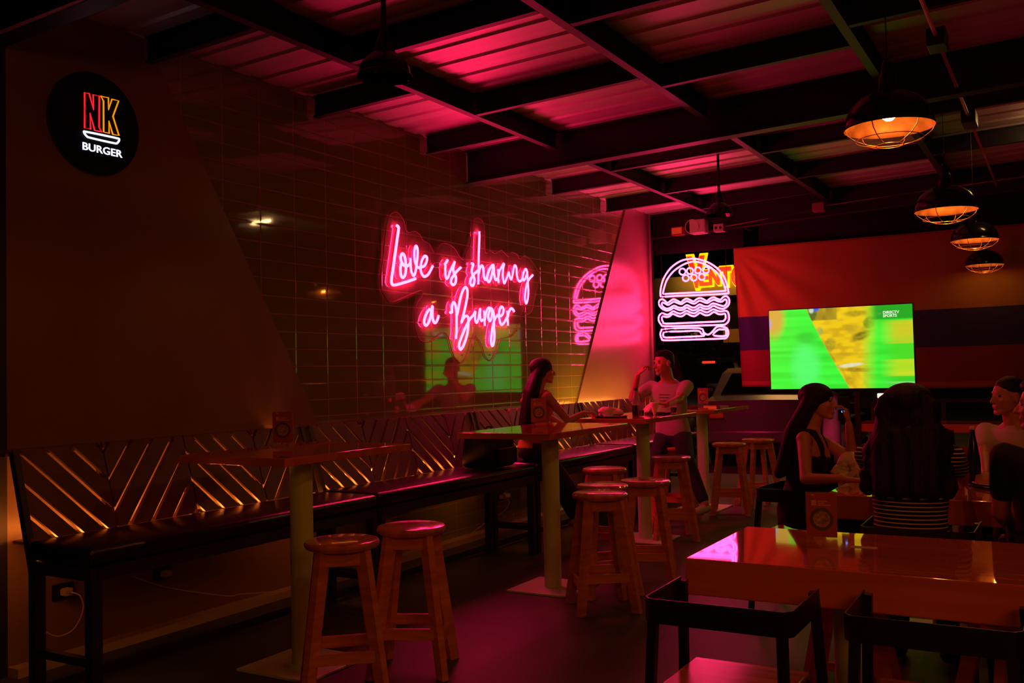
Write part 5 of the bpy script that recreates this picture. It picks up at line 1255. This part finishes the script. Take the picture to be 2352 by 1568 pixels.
# scooter outside, behind the tank top woman
t = thing('parked_scooter', (-2.60, 13.35, 0.0), math.radians(-10), 'pale scooter with a shining headlamp and round mirror parked outside, behind the tank top woman', 'scooter')
t.location.z = -0.05
for yy in (-0.55, 0.55):
    bm = bmesh.new(); lathe(bm, [(0.16, -0.05), (0.24, -0.05), (0.25, 0), (0.24, 0.05), (0.16, 0.05)], 28); bmesh.ops.rotate(bm, verts=bm.verts, matrix=Matrix.Rotation(math.pi/2, 3, 'Y')); bmesh.ops.translate(bm, verts=bm.verts, vec=(0, yy, 0.25)); w_ = finish(bm, 'wheel', M['tyre'], t, 'auto')
    bm = bmesh.new(); lathe(bm, [(0.001, -0.03), (0.15, -0.03), (0.15, 0.03), (0.001, 0.03)], 20); bmesh.ops.rotate(bm, verts=bm.verts, matrix=Matrix.Rotation(math.pi/2, 3, 'Y')); bmesh.ops.translate(bm, verts=bm.verts, vec=(0, yy, 0.25)); finish(bm, 'hub', M['hub'], w_, 'auto')
bm = bmesh.new(); capsule(bm, (0, -0.50, 0.30), (0, -0.44, 1.02), 0.13, 0.11, flat=((0, 1, 0), 0.6)); remeshed_local = finish(bm, 'front_fairing', M['moto_white'], t, True)
bm = bmesh.new(); capsule(bm, (0, 0.05, 0.48), (0, 0.60, 0.62), 0.16, 0.12); capsule(bm, (0, -0.40, 0.30), (0, 0.1, 0.34), 0.12, 0.14); finish(bm, 'rear_body', M['moto_white'], t, True)
bm = bmesh.new(); capsule(bm, (0, 0.02, 0.72), (0, 0.58, 0.76), 0.11, 0.10, flat=((0, 0, 1), 0.5)); finish(bm, 'saddle', M['black_plastic'], t, True)
bm = bmesh.new(); tube(bm, [(-0.34, -0.36, 1.05), (0, -0.44, 1.04), (0.34, -0.36, 1.05)], 0.016, 8); finish(bm, 'handlebar', M['black_plastic'], t, True)
bm = bmesh.new(); ellipsoid(bm, (0, -0.56, 0.95), (Vector((1, 0, 0)), Vector((0, 1, 0)), Vector((0, 0, 1))), (0.07, 0.04, 0.05)); finish(bm, 'headlamp', mat('cool lit headlamp', (0.8, 0.8, 0.9), 0.2, emit=(0.7, 0.75, 1.0), estr=0.5), t, True)
for sx in (-1, 1):
    bm = bmesh.new(); tube(bm, [(sx*0.25, -0.38, 1.05), (sx*0.30, -0.40, 1.18)], 0.006, 6); ellipsoid(bm, (sx*0.32, -0.40, 1.24), (Vector((1, 0, 0)), Vector((0, 1, 0)), Vector((0, 0, 1))), (0.085, 0.015, 0.06)); finish(bm, 'mirror', M['black_plastic'], t, True)

# shop building across the parking with lit letters
bm = bmesh.new(); box(bm, -22, 3, 38.0, 46, -0.05, 4.9)
o = finish(bm, 'shop_building', M['house_dark'])
t = thing('shop_across', (-9, 37.9, 0), 0, 'low dark shop building across the car park with a cream fascia', 'building')
o.name = 'outer_wall'; world_child(o, t)
fa, fb_ = on_plane(1500, 640, 1, 37.6), on_plane(1705, 676, 1, 37.6)
bm = bmesh.new(); box(bm, fa.x-1.5, fb_.x+5, 37.6, 37.99, fb_.z, fa.z); world_child(finish(bm, 'fascia', M['house']), t)
wa_, wb_ = on_plane(1659, 756, 1, 37.7), on_plane(1697, 785, 1, 37.7)
bm = bmesh.new(); box(bm, wa_.x, wb_.x+1.0, 37.8, 37.99, wb_.z, wa_.z); world_child(finish(bm, 'shop_window', M['shop_window']), t)
wa_, wb_ = on_plane(1560, 764, 1, 37.7), on_plane(1597, 772, 1, 37.7)
bm = bmesh.new(); box(bm, wa_.x, wb_.x, 37.8, 37.99, wb_.z-0.1, wa_.z); world_child(finish(bm, 'shop_window', M['shop_window2']), t)
SY = 37.47
st_ = thing('lit_shop_letters', (on_plane(1640, 630, 1, SY).x, SY, 0), 0, 'lit red and yellow letters VENTO on the shop across the street, partly behind the flag', 'sign')
def letter(ch, x0p, x1p, ztp, zbp):
    p0, p1 = on_plane(x0p, ztp, 1, SY), on_plane(x1p, zbp, 1, SY)
    o1 = text_obj(ch, 1.0, M['sign_red'], name='letter_face', extrude=0.05, offset=0.045)
    xs = [v.co.x for v in o1.data.vertices]; ys = [v.co.y for v in o1.data.vertices]; mx0, mx1, my0, my1 = min(xs), max(xs), min(ys), max(ys)
    sx, sy = (p1.x-p0.x)/(mx1-mx0), (p0.z-p1.z)/(my1-my0)
    def tr(dz): return Matrix(((sx, 0, 0, p0.x-mx0*sx), (0, 0, -1, SY+dz), (0, sy, 0, p1.z-my0*sy), (0, 0, 0, 1)))
    o2 = text_obj(ch, 1.0, M['sign_yellow'], name='letter_border', extrude=0.05, offset=0.11)
    o1.data.transform(tr(-0.10)); o2.data.transform(tr(0.05)); world_child(o1, st_); world_child(o2, st_)
letter('V', 1580, 1622, 590, 660); letter('E', 1608, 1630, 622, 656); letter('N', 1630, 1655, 618, 654); letter('T', 1654, 1682, 614, 656); letter('O', 1681, 1712, 612, 656)
lamp('letter_glow', 'AREA', (st_.location.x, SY-0.6, on_plane(1640, 640, 1, SY).z), 14, (1.0, 0.55, 0.1), 3.0, (math.radians(90), 0, 0), size_y=0.6, parent=None)
# tree and lamp post outside, low dim foliage
def tree(px, py, Yd, hgt, rad, label, seed, trunk_px=None):
    c = on_plane(px, py, 1, Yd); t = thing('roadside_tree', (c.x, Yd, -0.05), 0, label, 'tree', 'trees outside')
    bm = bmesh.new(); tube(bm, [(0, 0, 0), (0.05, 0, c.z*0.5), (0, 0, c.z)], [0.16, 0.11, 0.07], 8); finish(bm, 'trunk', M['bark'], t, True)
    r_ = random.Random(seed); bm = bmesh.new()
    for _ in range(1400):
        d_ = Vector((r_.gauss(0, 1), r_.gauss(0, 1), r_.gauss(0, 0.8))); d_ = d_.normalized()*rad*r_.random()**0.4; d_.z += c.z
        a = Vector((r_.gauss(0, 1), r_.gauss(0, 1), r_.gauss(0, 1))).normalized()*0.13; b = Vector((r_.gauss(0, 1), r_.gauss(0, 1), r_.gauss(0, 1))).normalized()*0.05
        q = [bm.verts.new(d_+v) for v in (-a, -b, a, b)]; bm.faces.new(q)
    finish(bm, 'foliage', M['foliage'], t, flipfix=False)
tree(1560, 812, 32, 0, 1.4, 'small dim tree below the burger neon, above the parked cars', 5)
lp_ = on_plane(1568, 790, 1, 34)
t = thing('lamp_post', (lp_.x, 34, -0.05), 0, 'thin pale post standing outside below the burger neon', 'post')
bm = bmesh.new(); tube(bm, [(0, 0, 0), (0, 0, lp_.z+0.05)], 0.045, 10); finish(bm, 'pole', M['conduit'], t, True)
bm = bmesh.new(); lathe(bm, [(0.001, 0), (0.14, 0.0), (0.14, 0.02), (0.05, 0.02)], 14, (0, 0, 0)); finish(bm, 'base_flange', M['conduit'], t)
# red railing board of the terrace
bm = bmesh.new(); bevbox(bm, -0.62, 2.5, 12.42, 12.46, 0.58, 0.66, 0.005); o = finish(bm, 'railing_board', M['rail_red'], None, 'auto')
bm = bmesh.new()
tR = thing('terrace_railing', (-1.0, 12.44, 0), 0, 'low red and black railing at the edge of the terrace, under the flag', 'railing'); world_child(o, tR)
for xx in (-2.1, -1.3, -0.5, 0.5, 1.5, 2.4):
    bm = bmesh.new(); box(bm, xx-0.025, xx+0.025, 12.47, 12.52, 0.0, 0.95); world_child(finish(bm, 'post', M['black_metal']), tR)
bm = bmesh.new(); box(bm, -2.1, 2.5, 12.47, 12.52, 0.951, 0.99); world_child(finish(bm, 'top_rail', M['black_metal']), tR)
bm = bmesh.new(); box(bm, -1.28, -0.52, 12.48, 12.51, 0.30, 0.42); world_child(finish(bm, 'lower_board', M['rail_red']), tR)
